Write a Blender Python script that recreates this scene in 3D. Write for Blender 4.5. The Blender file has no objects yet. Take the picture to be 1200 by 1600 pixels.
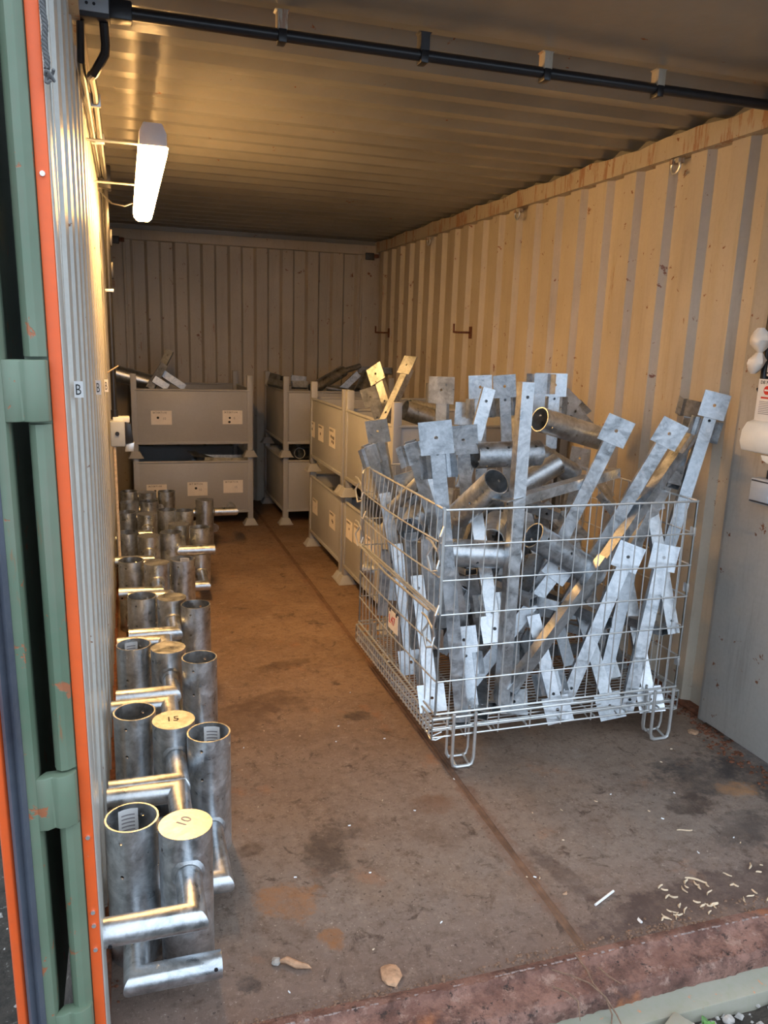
import bpy, bmesh, math, random
from mathutils import Vector, Matrix, Euler
random.seed(7)
C = bpy.context.scene.collection
PI = math.pi

# ---------------------------------------------------------------- camera
cam_d = bpy.data.cameras.new('camera'); cam = bpy.data.objects.new('camera', cam_d); C.objects.link(cam)
yaw, pitch, roll, foc = 0.310847, 0.225561, 0.032106, 1238.18
fw = Vector((math.sin(yaw)*math.cos(pitch), math.cos(yaw)*math.cos(pitch), -math.sin(pitch)))
rt0 = Vector((math.cos(yaw), -math.sin(yaw), 0)); up0 = rt0.cross(fw)
rt = rt0*math.cos(roll)+up0*math.sin(roll); up = up0*math.cos(roll)-rt0*math.sin(roll)
M = Matrix((rt, up, -fw)).transposed().to_4x4(); M.translation = Vector((0.0974, -1.4434, 1.4950))
cam.matrix_world = M
cam_d.sensor_fit = 'VERTICAL'; cam_d.sensor_height = 36.0; cam_d.lens = foc/1600*36.0
cam_d.shift_x = 0.00491; cam_d.shift_y = 0.01146; cam_d.clip_start = 0.02
bpy.context.scene.camera = cam
# ---------------------------------------------------------------- light
vs = bpy.context.scene.view_settings
vs.view_transform = 'Standard'; vs.look = 'None'; vs.gamma = 1; vs.use_curve_mapping = False
vs.exposure = 0.68
bpy.context.scene.display_settings.display_device = 'sRGB'
w = bpy.data.worlds.new('overcast'); bpy.context.scene.world = w; w.use_nodes = True
wn = w.node_tree; bg = wn.nodes['Background']
tc = wn.nodes.new('ShaderNodeTexCoord'); sx = wn.nodes.new('ShaderNodeSeparateXYZ'); cr = wn.nodes.new('ShaderNodeValToRGB')
wn.links.new(tc.outputs['Generated'], sx.inputs[0]); wn.links.new(sx.outputs['Z'], cr.inputs[0])
cr.color_ramp.elements[0].color = (0.60, 0.72, 0.88, 1); cr.color_ramp.elements[1].color = (0.80, 0.90, 1.0, 1)
wn.links.new(cr.outputs[0], bg.inputs[0]); bg.inputs[1].default_value = 1.6
LAMP = 50

# ---------------------------------------------------------------- helpers
class MB:
    def __init__(s): s.v = []; s.f = []
    def add(s, vs, fs, m=None):
        b = len(s.v); s.v += [tuple(m @ Vector(p)) if m else tuple(p) for p in vs]; s.f += [[b+i for i in f] for f in fs]; return s
    def box(s, x0, x1, y0, y1, z0, z1, m=None):
        return s.add([(x0,y0,z0),(x1,y0,z0),(x1,y1,z0),(x0,y1,z0),(x0,y0,z1),(x1,y0,z1),(x1,y1,z1),(x0,y1,z1)],
              [(0,3,2,1),(4,5,6,7),(0,1,5,4),(1,2,6,5),(2,3,7,6),(3,0,4,7)], m)
    def tube(s, pts, r, n=8, caps=True, m=None):
        P = [Vector(p) for p in pts]; rs = r if isinstance(r, (list, tuple)) else [r]*len(P)
        T = []
        for i in range(len(P)):
            a = P[max(i-1, 0)]; b = P[min(i+1, len(P)-1)]
            if 0 < i < len(P)-1: t = (P[i]-a).normalized()+(b-P[i]).normalized()
            else: t = b-a
            T.append(t.normalized() if t.length > 1e-9 else Vector((0,0,1)))
        ref = Vector((0,0,1)) if abs(T[0].z) < .9 else Vector((1,0,0))
        u = T[0].cross(ref).normalized(); vs_ = []; fs = []
        for i, p in enumerate(P):
            u = (u-T[i]*u.dot(T[i])).normalized(); v = T[i].cross(u)
            k = 1.0
            if 0 < i < len(P)-1:
                c = max(.35, T[i].dot((P[i]-P[i-1]).normalized()))
                k = 1/c; ax = ((P[i+1]-P[i]).normalized()-(P[i]-P[i-1]).normalized())
                ax = ax-T[i]*ax.dot(T[i])
            for j in range(n):
                a = 2*PI*j/n; d = (u*math.cos(a)+v*math.sin(a))*rs[i]
                if k > 1.001 and ax.length > 1e-6:
                    x = ax.normalized(); d += x*d.dot(x)*(k-1)
                vs_.append(p+d)
        for i in range(len(P)-1):
            for j in range(n):
                a = i*n+j; b = i*n+(j+1) % n
                fs.append((a, b, b+n, a+n))
        if caps: fs.append(tuple(range(n-1, -1, -1))); fs.append(tuple((len(P)-1)*n+j for j in range(n)))
        return s.add(vs_, fs, m)
    def pipe(s, p0, p1, r, t, n=32, cap0=False, cap1=False, m=None):
        # hollow tube with wall thickness; a closed end is a lid flush with the wall
        p0 = Vector(p0); p1 = Vector(p1); d = (p1-p0).normalized(); ref = Vector((0,0,1)) if abs(d.z) < .9 else Vector((1,0,0))
        u = d.cross(ref).normalized(); v = d.cross(u)
        i0 = p0+d*(t*1.5 if cap0 else 0); i1 = p1-d*(t*1.5 if cap1 else 0)
        R = []
        for c, rr in ((p0, r), (p1, r), (i1, r-t), (i0, r-t)):
            for j in range(n):
                a = 2*PI*j/n; R.append(c+(u*math.cos(a)+v*math.sin(a))*rr)
        f = []
        for j in range(n):
            k = (j+1) % n
            f.append((k, j, n+j, n+k)); f.append((2*n+k, 2*n+j, 3*n+j, 3*n+k))
            if not cap1: f.append((n+k, n+j, 2*n+j, 2*n+k))
            if not cap0: f.append((3*n+k, 3*n+j, j, k))
        if cap0: f.append(tuple(range(n))); f.append(tuple(3*n+j for j in range(n-1, -1, -1)))
        if cap1: f.append(tuple(n+j for j in range(n-1, -1, -1))); f.append(tuple(2*n+j for j in range(n)))
        return s.add(R, f, m)
    def prism(s, prof, z0, z1, axis='Z', m=None):
        n = len(prof); q = []
        for z in (z0, z1):
            for a, b in prof: q.append({'Z': (a,b,z), 'Y': (a,z,b), 'X': (z,a,b)}[axis])
        return s.add(q, [tuple(range(n-1,-1,-1)), tuple(range(n, 2*n))]+[(i, (i+1) % n, n+(i+1) % n, n+i) for i in range(n)], m)
    def mesh(s, name, mat, smooth=True, bevel=0):
        me = bpy.data.meshes.new(name); me.from_pydata(s.v, [], s.f)
        bm = bmesh.new(); bm.from_mesh(me); bmesh.ops.recalc_face_normals(bm, faces=bm.faces)
        if bevel:
            es = [e for e in bm.edges if len(e.link_faces) == 2 and e.calc_face_angle(0) > .6]
            bmesh.ops.bevel(bm, geom=es, offset=bevel, segments=2, affect='EDGES', profile=.5)
        bm.to_mesh(me); bm.free()
        if smooth: me.shade_smooth(); me.set_sharp_from_angle(angle=.6)
        me.materials.append(mat); return me
    def obj(s, name, mat, parent=None, smooth=True, bevel=0):
        o = bpy.data.objects.new(name, s.mesh(name, mat, smooth, bevel)); C.objects.link(o); o.parent = parent; return o

def tag(o, label, cat, group=None, kind=None):
    o['label'] = label; o['category'] = cat
    if group: o['group'] = group
    if kind: o['kind'] = kind
    return o
def thing(name, label, cat, loc=(0,0,0), rotz=0, group=None):
    o = bpy.data.objects.new(name, None); o.empty_display_size = .05; C.objects.link(o); o.location = loc; o.rotation_euler = (0,0,rotz)
    return tag(o, label, cat, group)
def struct(name, mb, mat, smooth=True, bevel=0, parent=None):
    o = mb.obj(name, mat, parent, smooth, bevel)
    if not parent: o['kind'] = 'structure'
    return o
def copy_tree(o, parent=None):
    c = o.copy(); C.objects.link(c); c.parent = parent
    for ch in list(o.children): copy_tree(ch, c)
    return c
def drill(o, cuts):
    # real bolt holes: cut the mesh once, copies share it
    c = MB()
    for a, b, r in cuts: c.tube([a, b], r, 10)
    cm = c.mesh('cut', o.data.materials[0]); co = bpy.data.objects.new('cut', cm); C.objects.link(co)
    co.matrix_world = o.matrix_world.copy() if False else Matrix()
    md = o.modifiers.new('b', 'BOOLEAN'); md.operation = 'DIFFERENCE'; md.object = co; md.solver = 'EXACT'
    par = o.parent; o.parent = None; mw = o.matrix_basis.copy(); o.matrix_basis = Matrix()
    bpy.context.view_layer.update()
    dg = bpy.context.evaluated_depsgraph_get(); me = bpy.data.meshes.new_from_object(o.evaluated_get(dg))
    o.modifiers.clear(); old = o.data; o.data = me; me.name = old.name
    me.shade_smooth(); me.set_sharp_from_angle(angle=.6)
    o.parent = par; o.matrix_basis = mw
    bpy.data.objects.remove(co); return o
def text_mesh(txt, size, mat, name='lettering'):
    cu = bpy.data.curves.new('t', 'FONT'); cu.body = txt; cu.size = size; cu.extrude = .0003; cu.resolution_u = 2
    t = bpy.data.objects.new('t', cu); C.objects.link(t); bpy.context.view_layer.update()
    me = bpy.data.meshes.new_from_object(t.evaluated_get(bpy.context.evaluated_depsgraph_get()))
    bpy.data.objects.remove(t); me.name = name; me.materials.clear(); me.materials.append(mat); return me
def text(txt, size, mat, loc, rot, parent=None, name='lettering'):
    o = bpy.data.objects.new(name, text_mesh(txt, size, mat)); C.objects.link(o); o.parent = parent
    o.location = loc; o.rotation_euler = rot; return o

# ---------------------------------------------------------------- materials
def nodemat(name):
    m = bpy.data.materials.new(name); m.use_nodes = True; nt = m.node_tree
    return m, nt, nt.nodes['Principled BSDF'], nt.nodes.new, nt.links.new
def coords(nt, kind='Object', scale=(1,1,1), rnd=True):
    t = nt.nodes.new('ShaderNodeTexCoord'); mp = nt.nodes.new('ShaderNodeMapping'); mp.inputs['Scale'].default_value = scale
    nt.links.new(t.outputs[kind], mp.inputs['Vector'])
    if rnd:
        oi = nt.nodes.new('ShaderNodeObjectInfo'); ml = nt.nodes.new('ShaderNodeMath'); ml.operation = 'MULTIPLY'; ml.inputs[1].default_value = 37.
        nt.links.new(oi.outputs['Random'], ml.inputs[0]); nt.links.new(ml.outputs[0], mp.inputs['Location'])
    return mp.outputs[0]
def noise(nt, vec, scale, detail=4, rough=.6, lo=.4, hi=.6, dist=0):
    n = nt.nodes.new('ShaderNodeTexNoise'); n.inputs['Scale'].default_value = scale; n.inputs['Detail'].default_value = detail
    n.inputs['Roughness'].default_value = rough; n.inputs['Distortion'].default_value = dist; nt.links.new(vec, n.inputs['Vector'])
    r = nt.nodes.new('ShaderNodeMapRange'); r.inputs['From Min'].default_value = lo; r.inputs['From Max'].default_value = hi
    nt.links.new(n.outputs['Fac'], r.inputs['Value']); return r.outputs[0]
def mixc(nt, fac, a, b):
    m = nt.nodes.new('ShaderNodeMix'); m.data_type = 'RGBA'
    for s, v in ((0, fac), (6, a), (7, b)):
        if isinstance(v, (tuple, list)): m.inputs[s].default_value = (*v, 1) if len(v) == 3 else v
        elif isinstance(v, (int, float)): m.inputs[s].default_value = v
        else: nt.links.new(v, m.inputs[s])
    return m.outputs[2]
def math_(nt, op, a, b):
    m = nt.nodes.new('ShaderNodeMath'); m.operation = op
    for i, v in enumerate((a, b)):
        if isinstance(v, (int, float)): m.inputs[i].default_value = v
        else: nt.links.new(v, m.inputs[i])
    return m.outputs[0]
def bump(nt, h, bs, strength=.3, dist=.002):
    b = nt.nodes.new('ShaderNodeBump'); b.inputs['Strength'].default_value = strength; b.inputs['Distance'].default_value = dist
    nt.links.new(h, b.inputs['Height']); nt.links.new(b.outputs[0], bs.inputs['Normal'])
def plain(name, col, rough=.5, metal=0, var=.12, scale=30, rnd=True):
    m, nt, bs, N, L = nodemat(name); v = coords(nt, rnd=rnd)
    f = noise(nt, v, scale, 4, .6, .3, .7)
    c = mixc(nt, f, tuple(x*(1-var) for x in col), tuple(min(1, x*(1+var)) for x in col))
    L(c, bs.inputs['Base Color']); bs.inputs['Roughness'].default_value = rough; bs.inputs['Metallic'].default_value = metal
    bump(nt, f, bs, .15, .001); return m
def galv(name, a, b, rlo, rhi, metal=.85):
    m, nt, bs, N, L = nodemat(name); v = coords(nt)
    big = noise(nt, v, 13, 6, .72, .38, .62, .9)
    vo = N('ShaderNodeTexVoronoi'); vo.inputs['Scale'].default_value = 85; L(v, vo.inputs['Vector'])
    sp = N('ShaderNodeSeparateColor'); L(vo.outputs['Color'], sp.inputs[0])
    f = math_(nt, 'ADD', math_(nt, 'MULTIPLY', big, .72), math_(nt, 'MULTIPLY', sp.outputs[0], .28))
    L(mixc(nt, f, a, b), bs.inputs['Base Color'])
    r = N('ShaderNodeMapRange'); L(f, r.inputs['Value']); r.inputs['To Min'].default_value = rlo; r.inputs['To Max'].default_value = rhi
    L(r.outputs[0], bs.inputs['Roughness']); bs.inputs['Metallic'].default_value = metal
    bump(nt, noise(nt, v, 55, 3, .6, .2, .8), bs, .25, .0012); return m
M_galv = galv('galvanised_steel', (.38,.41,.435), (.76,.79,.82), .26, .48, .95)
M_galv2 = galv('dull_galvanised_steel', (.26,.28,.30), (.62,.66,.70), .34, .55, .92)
M_wire = plain('zinc_wire', (.72,.74,.74), .38, .8, .08)

def paint(name, base, base2, rust_amt=.70, streak=.35, rough=.45, spec_scale=26, dirt=(.30,.22,.14), rustc=(.20,.075,.03), spots=.69):
    m, nt, bs, N, L = nodemat(name); v = coords(nt, rnd=False); vs_ = coords(nt, scale=(7, 7, .55), rnd=False)
    c = mixc(nt, noise(nt, v, 1.6, 5, .6, .35, .65), base, base2)
    st = noise(nt, vs_, 3.0, 6, .7, .52, .78)
    c = mixc(nt, math_(nt, 'MULTIPLY', st, streak), c, dirt)
    fine = noise(nt, v, 60, 3, .6, .35, .75); c = mixc(nt, math_(nt, 'MULTIPLY', fine, .14), c, dirt)
    sp = noise(nt, v, spec_scale, 5, .7, spots, spots+.03, .3)
    c = mixc(nt, sp, c, rustc)
    rs = noise(nt, coords(nt, scale=(9, 9, 1.1), rnd=False), 2.2, 6, .75, rust_amt, rust_amt+.05)
    c = mixc(nt, math_(nt, 'MULTIPLY', rs, .75), c, (.30,.12,.045))
    L(c, bs.inputs['Base Color']); bs.inputs['Roughness'].default_value = rough
    bump(nt, math_(nt, 'ADD', noise(nt, v, 14, 4, .6, .2, .8), math_(nt, 'MULTIPLY', sp, -.6)), bs, .25, .003); return m
M_wall = paint('cream_container_paint', (.54,.485,.395), (.45,.40,.32), .64, .5, spots=.645, spec_scale=17)
M_ceil = paint('ceiling_paint', (.255,.255,.245), (.195,.195,.185), .80, .25, .24, 13, spots=.675)
M_rail = paint('rail_paint', (.48,.43,.34), (.42,.37,.29), .53, .5, .45, 18, spots=.63)
M_jamb = paint('grey_jamb_paint', (.47,.455,.42), (.38,.37,.345), .66, .55, .5, 15, dirt=(.16,.12,.095), spots=.64)
M_leftw = paint('grey_cream_paint', (.62,.61,.56), (.52,.52,.48), .70, .35, .36, 20, dirt=(.22,.17,.13), spots=.665)
M_green = paint('green_frame_paint', (.10,.165,.105), (.19,.245,.175), .64, .5, .5, 18, dirt=(.22,.17,.13), rustc=(.36,.13,.06), spots=.63)
M_orange = paint('orange_frame_paint', (.86,.13,.025), (.80,.11,.02), .80, .12, .5, 30, dirt=(.4,.12,.06), rustc=(.45,.35,.3), spots=.72)
M_rubber = paint('door_gasket_rubber', (.045,.05,.07), (.10,.12,.155), .9, .5, .55, 20, dirt=(.16,.16,.17), rustc=(.25,.25,.26), spots=.72)
M_bin = paint('grey_bin_paint', (.43,.445,.465), (.38,.39,.41), .86, .12, .42, 40, dirt=(.28,.25,.21), spots=.78)
M_black = plain('black_plastic', (.014,.014,.017), .32)
M_blackm = plain('black_matt', (.03,.03,.035), .6)
M_grey = plain('grey_plastic', (.38,.42,.47), .4, 0, .04)
M_white = plain('white_plastic', (.78,.80,.78), .35, 0, .03)
M_offw = plain('off_white_plastic', (.62,.60,.66), .45, 0, .03)
M_paper = plain('paper_sticker', (.85,.80,.74), .6, 0, .05)
M_paperw = plain('white_paper', (.80,.80,.80), .55, 0, .04)
M_ink = plain('black_ink', (.02,.02,.02), .6)
M_inkg = plain('grey_ink', (.30,.28,.30), .6)
M_red = plain('red_print', (.62,.02,.02), .5)
M_rusty = plain('rusty_iron', (.16,.06,.03), .8, .2, .5, 60)
M_dark = plain('dark_oily_steel', (.06,.06,.06), .5, .4, .4, 20)
M_rope = plain('grey_rope', (.13,.13,.13), .9)
M_wood = plain('pale_wood_chip', (.62,.48,.33), .8, 0, .25, 60)
M_twig = plain('brown_twig', (.20,.12,.08), .9, 0, .3, 80)
M_stone = plain('grey_stone', (.36,.34,.32), .85, 0, .3, 40)
M_ochre = plain('ochre_stone', (.42,.25,.15), .9, 0, .4, 40)
M_seam = plain('worn_seam_strip', (.15,.085,.055), .75, 0, .45, 12)
M_crust = plain('pale_crust', (.25,.18,.16), .7, 0, .4, 60)
M_leaf = plain('green_leaf', (.10,.24,.05), .5, 0, .4, 20)
M_bag = plain('white_plastic_bag', (.72,.68,.62), .35, 0, .1, 20)
M_conc = paint('weathered_concrete', (.30,.285,.235), (.25,.24,.19), .66, .3, .85, 30, dirt=(.16,.20,.08), rustc=(.5,.22,.12), spots=.64)
m, nt, bs, N, L = nodemat('lamp_diffuser'); bs.inputs['Base Color'].default_value = (1,.95,.85,1)
bs.inputs['Emission Color'].default_value = (1.0,.54,.18,1); bs.inputs['Emission Strength'].default_value = LAMP; M_lamp = m

def stain(nt, x, y, rx, ry, rot=0, soft=.22, rag=1.5):
    # one worn or wet patch at its own place on the floor
    t = nt.nodes.new('ShaderNodeTexCoord'); mp = nt.nodes.new('ShaderNodeMapping'); mp.vector_type = 'TEXTURE'
    mp.inputs['Location'].default_value = (x, y, 0); mp.inputs['Rotation'].default_value = (0,0,rot); mp.inputs['Scale'].default_value = (rx, ry, 1)
    nt.links.new(t.outputs['Object'], mp.inputs['Vector'])
    ln = nt.nodes.new('ShaderNodeVectorMath'); ln.operation = 'LENGTH'; nt.links.new(mp.outputs[0], ln.inputs[0])
    n = nt.nodes.new('ShaderNodeTexNoise'); n.inputs['Scale'].default_value = 11; n.inputs['Detail'].default_value = 9; n.inputs['Roughness'].default_value = .75
    nt.links.new(t.outputs['Object'], n.inputs['Vector'])
    d = math_(nt, 'ADD', ln.outputs['Value'], math_(nt, 'MULTIPLY', math_(nt, 'SUBTRACT', n.outputs['Fac'], .5), rag*2.4))
    r = nt.nodes.new('ShaderNodeMapRange'); r.inputs['From Min'].default_value = 1+soft; r.inputs['From Max'].default_value = 1-soft
    nt.links.new(d, r.inputs['Value']); return math_(nt, 'MULTIPLY', r.outputs[0], noise(nt, t.outputs['Object'], 9, 8, .8, .30, .58))
m, nt, bs, N, L = nodemat('worn_plywood_floor'); v = coords(nt, rnd=False); vl = coords(nt, scale=(3.2, .8, 1), rnd=False)
c = mixc(nt, noise(nt, v, 1.3, 5, .6, .38, .62), (.21,.13,.080), (.31,.205,.135))
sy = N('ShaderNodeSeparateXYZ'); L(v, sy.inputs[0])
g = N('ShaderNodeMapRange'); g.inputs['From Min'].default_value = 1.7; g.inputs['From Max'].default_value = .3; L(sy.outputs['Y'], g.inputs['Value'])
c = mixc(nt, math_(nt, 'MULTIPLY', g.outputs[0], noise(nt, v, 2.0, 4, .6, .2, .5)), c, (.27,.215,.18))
e = N('ShaderNodeMapRange'); e.inputs['From Min'].default_value = .38; e.inputs['From Max'].default_value = .02; L(sy.outputs['Y'], e.inputs['Value'])
c = mixc(nt, math_(nt, 'MULTIPLY', e.outputs[0], .6), c, (.15,.075,.055))
c = mixc(nt, noise(nt, v, 5.5, 9, .78, .57, .66, .4), c, (.115,.068,.045))
c = mixc(nt, math_(nt, 'MULTIPLY', noise(nt, v, 24, 10, .85, .50, .62), .7), c, (.11,.068,.048))
c = mixc(nt, math_(nt, 'MULTIPLY', noise(nt, v, 2.4, 10, .8, .50, .62), .45), c, (.13,.075,.05))
c = mixc(nt, math_(nt, 'MULTIPLY', noise(nt, coords(nt, scale=(1.0, 1.0, 1), rnd=False), 60, 8, .85, .54, .64), .45), c, (.45,.36,.30))
c = mixc(nt, math_(nt, 'MULTIPLY', noise(nt, v, 18, 9, .8, .54, .68), .5), c, (.42,.32,.25))
c = mixc(nt, math_(nt, 'MULTIPLY', noise(nt, v, 11, 7, .75, .58, .66, .8), .85), c, (.075,.045,.032))
c = mixc(nt, math_(nt, 'MULTIPLY', noise(nt, v, 3.2, 6, .65, .60, .72), .8), c, (.36,.17,.085))
c = mixc(nt, math_(nt, 'MULTIPLY', noise(nt, v, 7, 8, .7, .60, .72), .45), c, (.38,.31,.26))
c = mixc(nt, math_(nt, 'MULTIPLY', noise(nt, vl, 16, 5, .7, .58, .7), .4), c, (.10,.065,.05))
c = mixc(nt, math_(nt, 'MULTIPLY', noise(nt, v, 90, 3, .6, .67, .70), .8), c, (.50,.42,.35))
c = mixc(nt, math_(nt, 'MULTIPLY', noise(nt, v, 70, 3, .6, .66, .69, .2), .8), c, (.06,.035,.025))
for (x, y, rx, ry, ro, col, k) in ((2.03,.66,.17,.13,.3,(.055,.045,.042),.9), (2.22,.62,.10,.20,0,(.045,.035,.033),.9), (2.10,.56,.07,.05,0,(.42,.22,.10),.9),
(1.88,.52,.09,.06,0,(.07,.045,.035),.85), (1.95,.36,.14,.07,.4,(.07,.055,.05),.8), (1.60,.13,.40,.07,.1,(.075,.045,.038),.9),
(.62,1.62,.15,.10,0,(.10,.055,.035),.8), (.95,1.42,.06,.04,0,(.06,.04,.03),.9), (.75,2.0,.13,.05,.3,(.09,.05,.032),.8), (.47,1.5,.10,.14,0,(.12,.07,.045),.7),
(.63,.60,.07,.15,-.4,(.07,.045,.033),.8), (.47,.42,.08,.07,0,(.36,.17,.07),.75), (.40,.66,.04,.03,0,(.09,.05,.03),.8), (.55,.24,.03,.04,0,(.32,.14,.05),.9),
(.32,.15,.025,.03,0,(.02,.02,.022),.9), (1.16,.45,.03,.45,0,(.19,.09,.055),.6), (1.17,1.6,.03,.9,0,(.15,.075,.05),.5), (1.15,3.2,.03,1.0,0,(.15,.08,.05),.5), (1.02,.75,.08,.05,0,(.18,.09,.05),.7), (1.26,.30,.035,.14,.25,(.08,.045,.035),.8)):
    c = mixc(nt, math_(nt, 'MULTIPLY', stain(nt, x, y, rx, ry, ro), k), c, col)
L(c, bs.inputs['Base Color']); rr = noise(nt, v, 4, 5, .6, .3, .7); r2 = N('ShaderNodeMapRange'); L(rr, r2.inputs['Value'])
r2.inputs['To Min'].default_value = .5; r2.inputs['To Max'].default_value = .8; L(r2.outputs[0], bs.inputs['Roughness'])
bump(nt, noise(nt, v, 34, 10, .85, .25, .75), bs, .7, .005); M_floor = m
m, nt, bs, N, L = nodemat('flaking_rust'); v = coords(nt, rnd=False)
c = mixc(nt, noise(nt, v, 7, 7, .7, .38, .62), (.17,.075,.055), (.36,.19,.145))
c = mixc(nt, math_(nt, 'MULTIPLY', noise(nt, v, 9, 9, .8, .48, .60), .8), c, (.085,.04,.03)); c = mixc(nt, math_(nt, 'MULTIPLY', noise(nt, v, 20, 9, .8, .54, .64), .8), c, (.46,.30,.24)); c = mixc(nt, noise(nt, v, 34, 8, .8, .57, .62), c, (.05,.03,.025))
c = mixc(nt, math_(nt, 'MULTIPLY', noise(nt, v, 5, 4, .6, .6, .68), .8), c, (.45,.16,.06))
L(c, bs.inputs['Base Color']); bs.inputs['Roughness'].default_value = .75
bump(nt, noise(nt, v, 24, 8, .75, .2, .8), bs, .9, .012); M_rust = m
m, nt, bs, N, L = nodemat('dark_soil'); v = coords(nt, rnd=False)
c = mixc(nt, noise(nt, v, 12, 8, .75, .35, .65), (.035,.03,.024), (.13,.105,.085)); c = mixc(nt, noise(nt, v, 60, 4, .6, .62, .68), c, (.28,.26,.23))
L(c, bs.inputs['Base Color']); bs.inputs['Roughness'].default_value = .95
bump(nt, noise(nt, v, 40, 8, .75, .2, .8), bs, 1, .02); M_soil = m

# ---------------------------------------------------------------- setting
W, Lc, H, DP = 2.35, 5.88, 2.385, .033
def corr(n0, s0, s1, base, depth, p0=.236, a=.075, sl=.020):
    # wave profile along s: recess .075, slope, peak, slope ; n0 = s of one slope centre (facing the door side)
    pts = []; k = math.floor((s0-n0)/p0)-1; s = n0+k*p0
    seq = []
    while s < s1+p0:
        seq += [(s-sl/2, 0), (s+sl/2, 1), (s+p0/2-sl/2, 1), (s+p0/2+sl/2, 0)]; s += p0
    seq = [(x, base-depth*(1-t)) for x, t in seq]
    out = []
    for (x, q), (x2, q2) in zip(seq, seq[1:]):
        if x2 < s0 or x > s1: continue
        if x < s0: q = q+(q2-q)*(s0-x)/(x2-x); x = s0
        out.append((x, q))
    xl, ql = seq[[i for i, (x, q) in enumerate(seq) if x > s1][0]]
    x0_, q0_ = out[-1]
    if xl > s1: out.append((s1, q0_+(ql-q0_)*(s1-x0_)/(xl-x0_)))
    return out
def sheet(prof, place, t0, t1, back):
    mb = MB(); n = len(prof); v = []
    for tt in (t0, t1):
        for s_, d in prof: v.append(place(s_, d, tt))
    for tt in (t0, t1):
        for s_, d in prof: v.append(place(s_, d+back, tt))
    f = []
    for i in range(n-1):
        f.append((i, i+1, n+i+1, n+i)); f.append((2*n+i, 3*n+i, 3*n+i+1, 2*n+i+1))
        f.append((i, 2*n+i, 2*n+i+1, i+1)); f.append((n+i, n+i+1, 3*n+i+1, 3*n+i))
    f.append((0, n, 3*n, 2*n)); f.append((n-1, 3*n-1, 4*n-1, 2*n-1))
    return mb.add(v, f)
# side walls: peaks at X=0 and X=W (inwards), recesses outside
pr_ = corr(1.187, .95, Lc, 0, DP)
struct('wall_right', sheet(pr_, lambda s, d, z: (W-d, s, z), -.02, 2.33, -.003), M_wall, smooth=False)
pl_ = corr(1.187, .10, Lc, 0, DP)
struct('wall_left', sheet(pl_, lambda s, d, z: (d, s, z), -.02, 2.33, -.003), M_leftw, smooth=False)
pb_ = corr(.30, .12, 2.20, 0, .034, .232, .075, .022)
struct('wall_back', sheet(pb_, lambda s, d, z: (s, Lc-d, z), -.02, 2.31, -.003), M_wall, smooth=False)
mb = MB(); mb.box(2.20, W+.04, Lc-.02, Lc+.04, 0, 2.31); mb.box(2.185, 2.205, Lc-.035, Lc-.02, 0, 2.22); mb.box(-.04, .13, Lc-.02, Lc+.04, 0, 2.31); mb.box(.115,.14, Lc-.035, Lc-.02, 0, 2.25)
struct('trim_1', mb, M_wall, bevel=.004)                                      # corner posts of the back wall
struct('trim_2', MB().box(0, W, Lc-.05, Lc+.04, 2.265, 2.345), M_wall, bevel=.004)  # back top rail
pc_ = corr(1.30, .92, Lc+.03, 0, .022, .205, .06, .06)
pc_ = [(-.02, -.0)]+[(.9, 0)]+pc_
struct('ceiling', sheet(pc_, lambda s, d, x: (x, s, H-d), -.05, W+.05, -.004), M_ceil, smooth=False)
struct('floor', MB().box(-.05, W+.05, 0.0, Lc+.05, -.03, 0), M_floor)
struct('light_block_back', MB().box(-.06, W+.06, Lc-.008, Lc+.05, 2.30, 2.43), M_ceil)  # added box, shuts out daylight leaking in above the back rail
struct('light_block_right', MB().box(W+.02, W+.07, -.02, Lc+.05, 2.30, 2.43), M_ceil)  # added box outside the right rail, blocks the light leak under the roof
struct('light_block_left', MB().box(-.07, -.02, -.02, Lc+.05, 2.30, 2.43), M_ceil)  # added box outside the left rail, blocks the light leak there too
# wavy top rails of the side walls
def rail(x0, x1):
    mb = MB(); n = 60; v = []; f = []
    for i in range(n+1):
        y = Lc*i/n; t = .006*math.sin(y*9)+.004*math.sin(y*23)
        v += [(x0, y, 2.285), (x1, y, 2.285), (x1, y, 2.37+t), (x0, y, 2.37+t)]
    for i in range(n):
        for j in range(4): f.append((4*i+j, 4*i+(j+1) % 4, 4*i+4+(j+1) % 4, 4*i+4+j))
    f += [(0,1,2,3), (4*n+3,4*n+2,4*n+1,4*n)]
    return mb.add(v, f)
struct('trim_3', rail(W-.03, W+.05), M_rail)
struct('trim_4', rail(-.05, .02), M_rail)
mb = MB(); mb.box(W-.012, W+.05, 1.02, Lc, 0, .02); struct('baseboard_right', mb, M_rusty, bevel=.003)
mb = MB(); mb.box(-.05, .012, .05, Lc, 0, .02); struct('baseboard_left', mb, M_rusty, bevel=.003)
# flat jamb panel on the right, standing 5 cm proud of the corrugated wall
mb = MB(); mb.box(2.30, 2.42, -.02, 1.015, .025, 2.285); struct('wall_front_right', mb, M_jamb, bevel=.004)
mb = MB(); mb.box(2.33, 2.42, 1.015, 1.06, 0, 2.285); struct('trim_5', mb, M_jamb, bevel=.003)
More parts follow.
